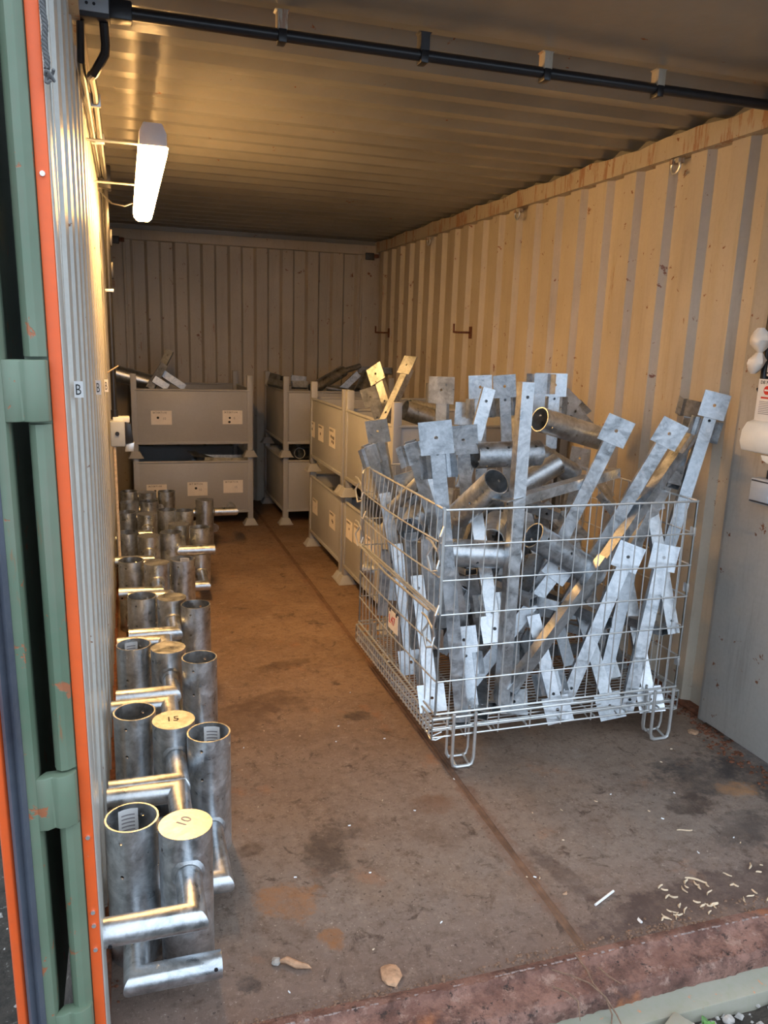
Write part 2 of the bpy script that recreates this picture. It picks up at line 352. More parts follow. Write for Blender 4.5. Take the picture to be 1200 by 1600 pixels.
# left door frame
mb = MB(); mb.box(-.05, 0.006, .004, .11, -.02, 2.33); struct('wall_front_left', mb, M_leftw, bevel=.003)
mb = MB(); mb.prism([(-.054,.03),(-.054,-.012),(-.050,-.024),(-.042,-.031),(-.030,-.030),(-.018,-.02),(-.016,.03)], -.05, .60); struct('trim_6', mb, M_green)
mb = MB(); mb.prism([(-.054,.03),(-.054,-.012),(-.050,-.024),(-.042,-.031),(-.030,-.030),(-.018,-.02),(-.016,.03)], .715, 1.345); struct('trim_7', mb, M_green)
mb = MB(); mb.prism([(-.054,.03),(-.054,-.012),(-.050,-.024),(-.042,-.031),(-.030,-.030),(-.018,-.02),(-.016,.03)], 1.455, 2.40); struct('trim_8', mb, M_green)
mb = MB(); mb.box(-.053, -.017, -.008, .03, -.05, 2.40); struct('trim_10', mb, M_green)
mb = MB(); mb.box(-.0165, .004, -.012, .004, -.05, 2.40); struct('trim_9', mb, M_orange, bevel=.002)
mb = MB(); mb.box(-.06, 2.42, -.03, 0, 2.34, 2.44); struct('trim_11', mb, M_green)
# floor seam: flat rusty steel strip between the plywood sheets
mb = MB(); n = 80; v = []; f = []
for i in range(n+1):
    y = .01+(Lc-.3)*i/n; a = .004*random.random()
    v += [(1.148-a, y, .0003), (1.153, y, .0022), (1.157, y, .0003), (1.163, y, .0003), (1.166, y, .0022), (1.170+a, y, .0003)]
for i in range(n):
    for j in range(5): f.append((6*i+j, 6*i+j+1, 6*i+7+j, 6*i+6+j))
mb.add(v, f); struct('trim_12', mb, M_seam)
# rusty sill with a crusted lip, its rounded nose and the concrete pad below
mb = MB(); n = 160; prof = [(.035,.0), (.018,.007), (.004,.008), (-.006,-.002), (-.028,-.007), (-.055,-.010), (-.078,-.014), (-.088,-.026), (-.09,-.045), (-.086,-.075)]
v = []; f = []
for i in range(n+1):
    x = -.06+(2.5)*i/n
    for j, (y, z) in enumerate(prof):
        jj = (random.random()-.5)*.004
        v.append((x, y+jj*(j > 0)*1.6+.004*math.sin(x*5), z+jj*.6*(j not in (0, 9))))
np_ = len(prof)
for i in range(n):
    for j in range(np_-1): f.append((i*np_+j, i*np_+j+1, (i+1)*np_+j+1, (i+1)*np_+j))
mb.add(v, f); struct('door_sill', mb, M_rust)
mb = MB(); mb.box(-.3, 2.7, -.150, .2, -.40, -.062); struct('concrete_pad', mb, M_conc, bevel=.006)
cr_ = MB(); n = 220; random.seed(17)
for i in range(n):
    x = 2.4*i/n; w_ = .003+.006*random.random()*(.5+.5*math.sin(x*7)); h0 = .007
    if random.random() < .4+.3*math.sin(x*11): continue
    h0 += .002*random.random()-.002
    cr_.add([(x,.006-w_*.3,h0),(x+.012,.006-w_*.2,h0),(x+.012,.010+w_*.3,h0),(x,.010+w_*.5,h0),(x+.001,.007,h0+.002+w_*.3),(x+.010,.007,h0+.001+w_*.3),(x+.010,.009,h0+.001+w_*.3),(x+.001,.009,h0+.002+w_*.3)],[(0,3,2,1),(4,5,6,7),(0,1,5,4),(1,2,6,5),(2,3,7,6),(3,0,4,7)])
struct('sill_crust', cr_, M_crust)
# ground, uneven near the pad
mb = MB(); gx = [-12,-6,-3,-2,-1.2]+[-.9+.06*i for i in range(66)]+[3.4,5,9,14]; gy = [-12,-6,-3,-1.6,-1.0]+[-.7+.04*i for i in range(27)]+[.6,1,2,4,7,12]
v = []; f = []
for j, y in enumerate(gy):
    for i, x in enumerate(gx):
        fine = (abs(x) < 3 and -1 < y < .5)
        v.append((x, y, -.105+(random.random()-.5)*.022*fine-(.10 if x < -.1 else 0)))
for j in range(len(gy)-1):
    for i in range(len(gx)-1): f.append((j*len(gx)+i, j*len(gx)+i+1, (j+1)*len(gx)+i+1, (j+1)*len(gx)+i))
mb.add(v, f); struct('ground', mb, M_soil)

# left container door, folded right back along the outside; its hinge edge faces us
d = bpy.data.objects.new('door_1', None); C.objects.link(d); d['kind'] = 'structure'
MB().box(-.146, -.100, -.030, 1.10, -.02, 2.32).obj('door_leaf', M_green, d, bevel=.004)
MB().prism([(-.101,.02),(-.082,.02),(-.080,-.03),(-.085,-.042),(-.101,-.046)], -.02, 2.34).obj('door_frame', M_green, d)
g_ = MB(); g_.prism([(-.130,.02),(-.101,.02),(-.100,-.052),(-.107,-.062),(-.115,-.050),(-.123,-.062),(-.130,-.05)], -.02, 2.34); g_.obj('gasket', M_rubber, d)
MB().prism([(-.153,.02),(-.130,.02),(-.130,-.036),(-.136,-.046),(-.148,-.044),(-.153,-.03)], -.02, 2.34).obj('edge_trim', M_orange, d, bevel=.002)
LEAN = [bpy.data.objects[n_] for n_ in ('trim_6','trim_7','trim_8','trim_9','trim_10','wall_front_left')]+[d]
for z0, z1 in ((.605,.71), (1.35,1.45), (2.05,2.15), (.10,.2)):
    h = MB(); h.prism([(-.086,-.036),(-.086,-.042),(-.070,-.044),(-.058,-.038),(-.050,-.044),(-.036,-.044),(-.020,-.034),(-.016,-.02),(-.03,-.014),(-.07,-.014)], z0, z1)
    h.obj('hinge', M_green, d, bevel=.003)

for o_ in LEAN: o_.rotation_euler = (0,-.009,0); o_.location = (.0072,0,0)   # the old frame is a little out of plumb
# ---------------------------------------------------------------- electrics
def cap(mb, *a, **k): return mb
t = thing('cable_conduit', 'long black conduit running across the container under the ceiling near the door', 'conduit', (0,1.0,2.32))
MB().tube([(.10,0,0), (2.30,0,.008)], .0165, 12).obj('conduit', M_black, t)
MB().box(.085,.15,-.024,.024,-.024,.024).obj('coupler', M_black, t, bevel=.004)
for x in (.55, .972, 1.377, 1.788):
    b_ = MB(); b_.prism([(x-.014,.012),(x+.014,.012),(x+.014,.058),(x+.022,.062),(x-.022,.062),(x-.014,.058)], -.02, .02, 'Y'); cl = b_.obj('hanger', M_rail if x != .972 else M_blackm, t, bevel=.002)
    MB().box(x-.012, x+.012, -.021, .021, -.021, .014).obj('clip', M_black, cl, bevel=.003)
t = thing('junction_box', 'grey fronted junction box where the ceiling conduit meets the left wall', 'junction box', (.05,1.0,2.32))
MB().box(-.045,.045,-.03,.03,-.03,.03).obj('box_body', M_blackm, t, bevel=.005)
MB().box(-.04,.042,-.033,-.029,-.018,.018).obj('cover', M_grey, t, bevel=.001)
for x in (-.012, .006): MB().tube([(x,-.0345,0), (x,-.033,0)], .004, 10).obj('screw', M_black, t)
t = thing('wall_conduit', 'pair of black conduits bending from the junction box along the top of the left wall', 'conduit', (.05,1.0,2.3))
MB().tube([(.028,0,-.01), (.030,.02,-.055), (.028,.03,-.075), (-.002,.07,-.115), (-.012,.12,-.11), (-.012,.4,-.07), (-.012,2.0,-.06)], .012, 10).obj('conduit', M_black, t)
MB().tube([(-.03,0,-.01), (-.035,.06,-.09), (-.036,.12,-.09), (-.036,2.0,-.055)], .010, 10).obj('conduit', M_black, t)
for y in (.55, 1.1): MB().box(-.045,.004, y-.008, y+.008, -.085,-.045).obj('clip', M_wire, t, bevel=.002)
t = thing('drop_conduit', 'black conduit dropping down the left wall to the wall socket', 'conduit', (.035,3.0,0))
MB().box(-.03,.03,-.05,.05,2.19,2.30).obj('elbow_box', M_black, t, bevel=.006)
MB().tube([(0,0,2.2), (0,0,1.06)], .0145, 12).obj('conduit', M_black, t)
MB().tube([(0,0,1.10), (0,0,1.05)], .019, 12).obj('coupler', M_black, t)
for z in (1.98, 1.82): MB().box(-.012,.024, .03,.10, z-.05, z+.03).obj('clip', M_black, t, bevel=.003)
MB().box(-.02,.022,-.02,.02,1.70,1.715).obj('clip', M_wire, t, bevel=.001)
t = thing('cable_tie', 'pale cable tie end sticking out round the drop conduit above the grey wall socket', 'cable tie', (.03,2.97,1.31))
MB().tube([(-.02,-.01,-.015), (.0,-.02,0), (.035,-.02,.022)], [.003,.0035,.003], 6).obj('strap', M_wood, t)
t = thing('wall_socket', 'grey weatherproof switched socket on the left wall under the black conduit', 'socket', (.01,3.0,.98))
MB().box(0,.075,-.05,.05,-.07,.065).obj('box_body', M_grey, t, bevel=.008)
MB().tube([(.035,-.056,0), (.035,-.048,0)], .011, 16).obj('knob', M_black, t)
MB().box(.015,.10,-.02,.05,.055,.085).obj('top_lid', M_white, t, bevel=.004)
MB().prism([(.075,-.06),(.115,-.045),(.105,.05),(.075,.06)], -.03, .045, 'Y').obj('flap', M_black, t, bevel=.003)
MB().prism([(.07,-.10),(.115,-.10),(.12,-.05),(.075,-.06)], -.02, .03, 'Y').obj('plug', M_wire, t, bevel=.003)
MB().tube([(.018,-.03,-.07), (.022,-.03,-.95)], .008, 8).obj('riser_pipe', M_wood, t)
# warm batten light on two rods from the left wall
t = thing('batten_light', 'lit warm batten light held off the left wall on two thin rods', 'light', (.215,0,2.13))
MB().prism([(-.045,-.02),(.045,-.02),(.045,.02),(.03,.052),(-.03,.052),(-.045,.02)], 1.52, 3.10, 'Y').obj('lamp_housing', M_offw, t, bevel=.004)
MB().prism([(-.05,-.02),(-.044,-.05),(-.026,-.066),(.026,-.066),(.044,-.05),(.05,-.02)], 1.525, 3.09, 'Y').obj('diffuser', M_lamp, t, bevel=.004)
for y in (1.62, 2.42): MB().tube([(-.215,y,-.0), (-.045,y,0)], .0045, 8).obj('support_rod', M_wire, t)
MB().tube([(-.205,2.75,.02), (-.15,2.8,-.03), (-.09,2.85,-.03), (-.04,2.9,0)], .004, 6).obj('cable', M_black, t)

# distribution group on the right jamb
t = thing('wall_switch', 'grey square weatherproof switch low on the right jamb', 'switch', (2.30,.78,1.02))
MB().box(-.075,0,-.055,.055,-.045,.045).obj('box_body', M_grey, t, bevel=.006)
MB().box(-.082,-.074,-.043,.043,-.034,.034).obj('rocker_cover', M_grey, t, bevel=.003)
for z in (-.038,.036): MB().box(-.079,-.0745,-.045,.045,z-.002,z+.002).obj('cover_clip', M_blackm, t)
MB().tube([(-.035,0,.045), (-.035,0,.15)], .014, 12).obj('conduit', M_black, t); MB().tube([(-.035,0,.045), (-.035,0,.075)], .018, 12).obj('coupler', M_black, t)
t = thing('consumer_unit', 'white consumer unit with a rounded lid on the right jamb under the notice', 'fuse box', (2.30,.75,1.14))
MB().box(-.06,0,-.12,.115,.01,.13).obj('box_body', M_white, t, bevel=.006)
MB().prism([(-.06,.012),(-.10,.018),(-.112,.05),(-.108,.09),(-.09,.118),(-.06,.128)], -.12, .125, 'Y').obj('lid', M_white, t, bevel=.004)
MB().prism([(.03,.012),(.02,-.006),(-.005,-.014),(-.04,-.012),(-.055,.012)], -.098, -.09, 'X').obj('latch_tab', M_white, t, bevel=.002)
t = thing('warning_notice', 'white warning notice card with a red disc fixed above the consumer unit', 'notice', (2.235,.75,1.265))
MB().box(-.004,.004,-.13,.115,0,.145).obj('card', M_paperw, t, bevel=.001)
MB().tube([(-.0055,.07,.107), (-.004,.07,.107)], .0155, 20).obj('red_disc', M_red, t)
MB().box(-.0062,-.0054,.059,.081,.104,.110).obj('disc_bar', M_paperw, t)
RW = (PI/2, 0, -PI/2)
text('DB MSDB1', .017, M_ink, (-.0048,.105,.128), RW, t)
MB().box(-.0048,-.004,-.04,.095,.078,.084).obj('print_line', M_red, t)
for i in range(8): MB().box(-.0046,-.004,-.10+.02*(i % 3),.10,.066-.006*i,.0685-.006*i).obj('print_line', M_inkg, t)
MB().tube([(.01,.13,.11), (.025,.135,.095), (.03,.13,.07), (.02,.12,.05)], .006, 8).obj('cable', M_black, t)
t = thing('upper_enclosure', 'lilac grey plastic enclosure above the warning notice at the picture edge', 'enclosure', (2.30,.77,1.42))
MB().box(-.075,0,-.10,.06,0,.16).obj('box_body', M_offw, t, bevel=.004)
for y, z in ((.052,.012),(.052,.148)): MB().tube([(-.078,y,z), (-.074,y,z)], .003, 8).obj('screw', M_blackm, t)
t = thing('right_conduit', 'black conduit running down the right jamb into the upper enclosure', 'conduit', (2.285,.90,1.40))
MB().tube([(0,0,0), (0,.005,.16), (0,.0,.88)], .014, 12).obj('conduit', M_black, t); MB().box(-.016,.015,-.02,.02,.42,.435).obj('clip', M_black, t)
# crumpled bag
bm_ = MB(); random.seed(3); nn = 14
for (zc0, zc1, w0) in ((0,.085,.035), (-.075,0,.032)):
    v = []; f = []
    for i in range(7):
        z = zc0+(zc1-zc0)*i/6; r_ = w0*math.sin(PI*(i+.35)/6.9)+.004
        for j in range(nn):
            a = 2*PI*j/nn; k = 1+.35*(random.random()-.5)
            v.append((math.cos(a)*r_*k*.7-.02, math.sin(a)*r_*k+.12*(z if zc0 >= 0 else -z*2.2)-.01, z))
    for i in range(6):
        for j in range(nn): f.append((i*nn+j, i*nn+(j+1) % nn, (i+1)*nn+(j+1) % nn, (i+1)*nn+j))
    f += [tuple(range(nn)), tuple(6*nn+j for j in range(nn))]; bm_.add(v, f)
o = bm_.obj('plastic_bag', M_bag); o.location = (2.26,.90,1.50); tag(o, 'crumpled white plastic bag tied to the conduit at the top right', 'bag')

# wall hooks and lashing rings on the right wall
for (y, z, lb) in ((3.66,1.575,'rusty L shaped hook in the middle of the right corrugated wall'), (5.45,1.575,'rusty L shaped hook at the far end of the right corrugated wall')):
    t = thing('wall_hook', lb, 'hook', (W-.002,y,z), 0, 'rusty hooks on the right wall')
    MB().box(-.006,.0,-.02,.02,-.04,.04).obj('back_plate', M_rusty, t, bevel=.001)
    MB().tube([(0,0,0), (-.12,0,.0), (-.125,0,.002), (-.126,0,.055)], .007, 8).obj('hook_arm', M_rusty, t)
for (y, lb) in ((1.60,'nearest lashing ring hanging under the right top rail'), (3.04,'middle lashing ring hanging under the right top rail'), (4.50,'farthest lashing ring hanging under the right top rail')):
    t = thing('lashing_ring', lb, 'ring', (W+.0,y,2.28), 0, 'lashing rings along the right top rail')
    MB().tube([(-.02+.0*k, .028*math.cos(a), -.030+.028*math.sin(a)) for k, a in enumerate([2*PI*i/16 for i in range(17)])], .005, 8, False).obj('ring', M_wire, t)
    MB().box(-.032,0,-.03,-.01,-.02,.0).obj('bracket', M_rail, t, bevel=.002); MB().box(-.032,0,.01,.03,-.02,.0).obj('bracket', M_rail, t, bevel=.002)
for (x, lb) in ((.06,'dark corner socket at the top left of the back wall'), (2.27,'dark corner socket at the top right of the back wall')):
    t = thing('corner_socket', lb, 'fitting', (x,Lc-.06,2.25), 0, 'corner sockets of the back wall')
    MB().box(-.05,.03,-.015,.01,-.03,.03).obj('plate', M_dark, t, bevel=.004); MB().box(.03,.07,-.03,.01,-.012,.02).obj('lug', M_rusty, t, bevel=.004)

# rope at the top of the left jamb
t = thing('rope', 'short length of knotted grey rope hanging at the top of the left wall', 'rope', (.001,-.018,1.975))
for ph in (0, 2.1, 4.2):
    pts = [(.0026*math.cos(ph+i*.8)+.0012*math.sin(i*.3), -.006+.0026*math.sin(ph+i*.8), .03-i*.0024) for i in range(52)]
    MB().tube(pts, .0024, 6).obj('strand', M_rope, t)
kn = [(.004+.006*math.cos(a*1.5), -.006+.006*math.sin(a*1.5), -.097+.005*math.cos(a*2.3)-i*.0008) for i, a in enumerate([.5*j for j in range(16)])]
MB().tube(kn, .0026, 6).obj('knot', M_rope, t)
# small letter tags
for (y, z, sz, lb) in ((.243,1.385,.020,'white B tag nearest the door on the left wall'), (1.423,1.315,.030,'second white B tag along the left wall'), (2.603,1.25,.036,'third and farthest white B tag along the left wall')):
    t = thing('letter_tag', lb, 'tag', (.0085,y,z), 0, 'letter tags on the left wall')
    MB().box(-.0085,.0085,-.0012,-.0002,-sz*.8,sz*.8).obj('paper', M_paperw, t)
    tx = text('B', sz*1.5, M_ink, (-.0068,-.0014,-sz*.52), (PI/2,0,0), t); tx.scale = (.014/(sz*1.0),1,1)
for (y, z) in ((-.0125, 1.735), (-.0125,.395), (-.0125,.365), (-.0125,.31), (-.0125,.56)):
    o = MB().tube([(0,0,0), (0,-.004,0)], .0042, 8).obj('screw', M_wire); o.location = (-.006-.009*(z-.8),-.012,z)
    tag(o, 'small screw head in the orange door frame strip', 'screw', 'screws in the orange strip')

# ---------------------------------------------------------------- pipe sockets on the left
R_, h_, br = .0625, .37, .03
def make_socket():
    t = thing('pipe_socket', 'x', 'pipe socket')
    b = MB(); b.pipe((0,0,0), (0,0,h_), R_, .0045, 40, cap1=True); o = b.obj('main_pipe', M_galv, t, bevel=.0)
    cuts = []
    for z in (.03, .12, .33):
        for a in (0, 90, 180, 270):
            if z == .33 and a in (90, 270): continue
            A = math.radians(a+25); cuts.append(((.05*math.cos(A), .05*math.sin(A), z), (.08*math.cos(A), .08*math.sin(A), z), .0048))
    drill(o, cuts)
    zb = .278
    for s, reach in ((-1, .205), (1, .300)):
        el = MB(); a = MB()
        P0 = Vector((0, s*(R_-.006), zb)); P1 = Vector((0, s*reach, zb)); P2 = Vector((-.185+.03-.03, s*reach, zb))
        el.tube([P0, P1, P2], br, 24, True)
        x = el.obj('side_arm', M_galv, t)
        wd = MB(); wd.tube([(0, s*(R_-.004), zb), (0, s*(R_+.006), zb)], [br+.009, br+.001], 24, False); wd.obj('weld_collar', M_galv2, x)
        hm = MB(); hm.tube([(-.170, s*(reach)-br+.0005, zb-.012), (-.170, s*reach-br-.0008, zb-.012)], .0045, 10); hm.obj('painted_bolt_hole', M_black, x)  # solid black disc on the arm, paints the dark inside of a hole
    return t
proto = make_socket()
def sticker_in(par, z0, a0, z1=None):
    v = []; f = []; n = 8; z1 = z1 or z0-.12
    for i in range(n+1):
        A = a0+(i/n-.5)*.85
        for z in (z0, z1): v.append(((R_-.0056)*math.cos(A), (R_-.0056)*math.sin(A), z))
    for i in range(n): f.append((2*i, 2*i+2, 2*i+3, 2*i+1))
    s_ = MB().add(v, f).obj('paper_label', M_paperw, par)
    v = []; f = []
    for k in range(9):
        zz0 = z0+(z1-z0)*(.12+.085*k); zz1 = zz0+(z1-z0)*(.03)
        for q in range(6):
            b = len(v)
            for (i, z) in ((q, zz0), (q+1, zz0), (q+1, zz1), (q, zz1)):
                A = a0+((i+1)/8-.5)*.85*.9; v.append(((R_-.0062)*math.cos(A), (R_-.0062)*math.sin(A), z))
            f.append((b, b+1, b+2, b+3))
    MB().add(v, f).obj('print', M_inkg, s_)
SOCK = [ # x, y, mode (C capped end up, O open end up with arm right, R open end up with arm left), turn, label, sticker
 (.201,.274,'C',0,'nearest capped pipe socket standing by the door with its arm pointing left',0),
 (.080,.335,'O',0,'nearest open pipe socket against the left wall with a paper label inside',1),
 (.203,.819,'C',0,'capped pipe socket in the second row with 15 written on its lid',0),
 (.091,.903,'O',0,'open pipe socket against the left wall in the second row',0),
 (.297,.717,'R',0,'outermost open pipe socket in the second row with a paper label inside',1),
 (.215,1.407,'C',0,'capped pipe socket in the third row from the door',0),
 (.093,1.467,'O',0,'open pipe socket against the wall in the third row with a paper label',1),
 (.318,1.290,'R',0,'outermost open pipe socket in the third row from the door',0),
 (.258,2.000,'C',0,'capped pipe socket in the fourth row from the door',0),
 (.133,2.045,'O',0,'open pipe socket against the wall in the fourth row',0),
 (.352,1.883,'R',0,'outermost open pipe socket in the fourth row from the door',0),
 (.214,2.580,'C',0,'capped pipe socket in the fifth row from the door',0),
 (.090,2.650,'O',0,'open pipe socket against the wall in the fifth row',0),
 (.345,2.630,'R',0,'open pipe socket in the fifth row with a crumpled label inside',2),
 (.190,3.160,'C',0,'capped pipe socket in the sixth row from the door',0),
 (.075,3.260,'O',0,'open pipe socket against the wall in the sixth row',0),
 (.318,3.230,'R',0,'open pipe socket in the sixth row next to the crossing arms',0),
 (.197,3.760,'C',0,'capped pipe socket in the seventh row shining in the lamp light',0),
 (.070,3.830,'O',0,'open pipe socket against the wall in the seventh row',0),
 (.324,3.858,'R',0,'open pipe socket in the seventh row from the door',0),
 (.090,4.147,'O',0,'dark open pipe socket against the wall in the eighth row',0),
 (.222,4.173,'R',0,'second dark open pipe socket from the wall in the eighth row',0),
 (.090,4.553,'O',0,'farthest open pipe socket against the left wall',0),
 (.218,4.500,'C',0,'farthest pipe socket of the middle line before the grey bins',0),
 (.355,4.521,'R',1.9,'farthest dark open pipe socket showing a stub to its left',0),
 (.491,3.326,'R2',0,'open pipe socket standing outermost with a shining arm across its mouth',0),
 (.375,3.430,'C2',0,'capped pipe socket whose shining arm crosses the outermost open pipe',0),
 (.431,3.822,'R',0,'open pipe socket half hidden behind the shining crossed arms',0),
 (.598,4.170,'R3',1.2,'outermost far pipe socket standing in front of the lower grey bin',0),
]
first = True
for (x, y, mode, turn, lb, stk) in SOCK:
    x -= max(0, .009-.003*y)
    o = proto if first else copy_tree(proto); first = False
    o['label'] = lb; o['group'] = 'galvanised pipe sockets along the left wall'
    if mode == 'C': o.location = (x, y, 0); o.rotation_euler = (0, 0, turn)
    elif mode == 'C2': o.location = (x, y, .0); o.rotation_euler = (0, 0, PI)
    elif mode == 'O': o.location = (x, y, h_); o.rotation_euler = (0, PI, turn)
    elif mode == 'R': o.location = (x, y, h_); o.rotation_euler = (PI, 0, turn)
    elif mode == 'R2': o.location = (x, y, h_); o.rotation_euler = (PI, 0, 0)
    elif mode == 'R3': o.location = (x, y, 0); o.rotation_euler = (0, 0, -PI/2); o.scale = (1, -1, 1)
    if stk:
        # the open mouth is the local z=0 end when turned over
        A = math.radians(80) if mode[0] == 'O' else math.radians(-75)
        sticker_in(o, .012, math.atan2(math.sin(A), math.cos(A)*(1)), .012+(.12 if stk == 1 else .05))
    if '15 written' in lb:
        text('15', .042, M_ink, (-.024,-.008,h_+.0004), (0,0,0), o)
text('10', .04, M_inkg, (-.005,-.012,h_+.0004), (0,0,.9), proto)

# ---------------------------------------------------------------- steel stillage bins
def make_bin():
    t = thing('steel_bin', 'x', 'steel bin'); S = .4625; e = .022
    for sx in (-1, 1):
        for sy in (-1, 1):
            px, py = sx*(S-e), sy*(S-e)
            p = MB(); p.box(px-e, px+e, py-e, py+e, .05, .645); p.obj('post', M_bin, t, bevel=.003)
            c_ = MB(); a, b = .052, .030; v = []
            for r_, z in ((a+.006, 0), (a+.006, .004), (a, .006), (b, .052)):
                v += [(px-r_,py-r_,z),(px+r_,py-r_,z),(px+r_,py+r_,z),(px-r_,py+r_,z)]
            f = [(3,2,1,0), (12,13,14,15)]
            for k in range(3):
                for j in range(4): f.append((4*k+j, 4*k+(j+1) % 4, 4*k+4+(j+1) % 4, 4*k+4+j))
            c_.add(v, f).obj('foot', M_bin, t, bevel=.003)
    q = S-.012
    for k in range(4):
        m4 = Matrix.Rotation(k*PI/2, 4, 'Z')
        s_ = MB(); s_.box(-q+.02, q-.02, -q-.006, -q+.0, .115, .522, m4); s_.box(-q+.02, q-.02, -q-.014, -q, .105, .125, m4)
        o = s_.obj('side_panel', M_bin, t, bevel=.0015)
        MB().tube([m4 @ Vector((-q+.015, -q-.005, .524)), m4 @ Vector((q-.015, -q-.005, .524))], .0095, 10).obj('rim', M_bin, o)
        for i in range(3): MB().box(-q+.25+.2*i, -q+.28+.2*i, -q-.017, -q-.012, .118, .124, m4).obj('weld', M_bin, o)
    MB().box(-q, q, -q, q, .112, .118).obj('base', M_bin, t)
    return t
binp = make_bin()
BINS = [(.5925,5.372,0,'lower grey steel bin of the stack at the back left behind the pipe sockets'),
        (.5925,5.372,.56,'upper grey steel bin of the stack at the back left with two paper labels'),
        (1.7575,5.335,0,'lower grey steel bin in the middle of the back wall'),
        (1.7575,5.335,.56,'upper grey steel bin in the middle of the back wall full of pipes'),
        (1.8225,3.735,0,'lower grey steel bin of the second stack on the right holding round caps'),
        (1.8225,3.735,.56,'upper grey steel bin of the second stack on the right with three paper labels'),
        (1.8225,2.765,0,'lower grey steel bin right behind the wire cage'),
        (1.8225,2.765,.56,'upper grey steel bin right behind the wire cage holding plate brackets')]
bins = []
for i, (x, y, z, lb) in enumerate(BINS):
    o = binp if i == 0 else copy_tree(binp); o.location = (x, y, z); o['label'] = lb; o['group'] = 'grey steel bins stacked in pairs'; bins.append(o)
def bin_sticker(b, face, u0, u1, z0, z1, txt, num, blot):
    # paper label on the front (face F, local -Y) or left side (face L, local -X)
    s_ = MB(); w_, hh = abs(u1-u0), z1-z0; o = MB().box(0, w_, -.0006, 0, 0, hh).obj('paper_label', M_paper, b)
    if face == 'F': o.location = (u0-b.location.x, -.4575, z0-b.location.z)
    else: o.location = (-.4575, max(u0,u1)-b.location.y, z0-b.location.z); o.rotation_euler = (0,0,-PI/2)
    q = o
    fx = (PI/2,0,0); w_s = w_/.155
    text(txt, .019*w_s, M_ink, (.012*w_s,-.001,hh*.80), fx, q)
    if num: text(num, .026*w_s, M_inkg, (w_*.55,-.001,hh*.36), fx, q)
    for (bx, bz, br_) in blot: MB().tube([(w_*bx,-.0008,hh*bz), (w_*bx,-.0013,hh*bz)], br_*w_s, 9).obj('blot', M_ink, q)
bin_sticker(bins[1],'F',.273,.428,.818,.925,'SKT/SKT1/10','10',[(.33,.5,.010)])
bin_sticker(bins[1],'F',.816,.972,.822,.930,'SKT/SKT1/14','0',[(.36,.46,.009),(.34,.16,.010)])
bin_sticker(bins[0],'F',.222,.375,.245,.350,'SKT/SKT1/20','',[(.42,.5,.009)])
bin_sticker(bins[0],'F',.534,.690,.252,.362,'SKT SKT1/14','10',[(.42,.55,.010)])
bin_sticker(bins[0],'F',.816,.972,.268,.372,'SKT/SKT1/10','15',[])
bin_sticker(bins[5],'L',4.215,4.06,.815,.925,'SKT/SKT1/2','',[(.5,.5,.011)])
bin_sticker(bins[5],'L',3.95,3.795,.815,.925,'SKT/SKT1/4','',[(.42,.45,.011)])
bin_sticker(bins[5],'L',3.64,3.475,.815,.940,'SKT/SKT1/6','',[(.35,.55,.010),(.55,.52,.010),(.75,.5,.012),(.5,.3,.010),(.72,.27,.011)])
bin_sticker(bins[4],'L',4.10,3.94,.27,.38,'SKT/SKT1/2','7',[])
bin_sticker(bins[4],'L',3.595,3.435,.28,.39,'SKT/SKT1/8','',[(.5,.5,.010),(.62,.42,.010)])
bin_sticker(bins[6],'L',3.235-.07,3.02,.31,.43,'SKT/SKT1/1','',[(.5,.55,.009)])
bin_sticker(bins[6],'L',2.99,2.83,.32,.44,'SKT/SKT1/3','',[])
bin_sticker(bins[6],'L',2.74,2.58,.31,.43,'SKT/SKT1/5','',[])
# round caps in the lower second bin
for i, (x, y, z) in enumerate(((1.50,3.80,.50), (1.50,3.60,.49), (1.62,3.48,.44), (1.70,3.75,.44), (1.46,3.98,.46))):
    o = MB().pipe((0,0,-.36), (0,0,0), .062, .005, 28, cap1=True).obj('capped_pipe', M_galv2); o.location = (x, y, z)
    tag(o, ['capped pipe end with the brightest lid in the lower second bin', 'smaller capped pipe end nearer us in the lower second bin', 'capped pipe end in shade by the near panel of the lower second bin', 'capped pipe end deep in the lower second bin', 'capped pipe end at the far edge of the lower second bin'][i], 'pipe', 'capped pipes in the lower second bin')
random.seed(11)
for i in range(6):
    o = MB().pipe((0,0,-.2), (0,0,.2), .045, .004, 20).obj('pipe_offcut', M_galv2)
    o.location = (1.5+.13*(i % 3)*1.2, 2.5+.25*(i//3)+.1*random.random(), .20+.12*(i % 2)+.06*random.random()); o.rotation_euler = (PI/2+.3*(random.random()-.5), .2, random.random()*2.5)
    tag(o, 'dull pipe lying in the lower grey bin behind the wire cage', 'pipe', 'pipes in the lower bin behind the cage')

# ---------------------------------------------------------------- wire cage
CX0, CX1, CY0, CY1, CZ0, CZ1 = 1.10, 2.11, .955, 1.93, .135, .955
cg = thing('wire_cage', 'galvanised wire mesh cage pallet on looped feet heaped with metal brackets', 'mesh cage', (1.6,1.44,0))
ofs = Vector((-1.6,-1.44,0))
def cw(mb, pts, r, n=6): mb.tube([Vector(p)+ofs for p in pts], r, n)
def panel(A, B, z0, z1, nv, nh, rv=.0022, rh=.003, bow=0.0, side=None):
    mb = MB(); A = Vector(A); B = Vector(B); d = B-A; nrm = Vector((d.y, -d.x, 0)).normalized()
    def P(s, z): return A+d*s+nrm*bow*math.sin(PI*s)*math.sin(PI*(z-z0)/(z1-z0)) + Vector((0,0,z))
    for i in range(nv+1): 
        s = i/nv; cw(mb, [P(s, z0-.006), P(s, (z0+z1)/2), P(s, z1+.004)], rv if 0 < i < nv else .0042)
    for j in range(nh+1):
        z = z0+(z1-z0)*j/nh; pts = [P(k/8, z)+nrm*.004 for k in range(9)]
        cw(mb, pts, .0042 if j in (0, nh) else rh)
    return mb
zA = .215
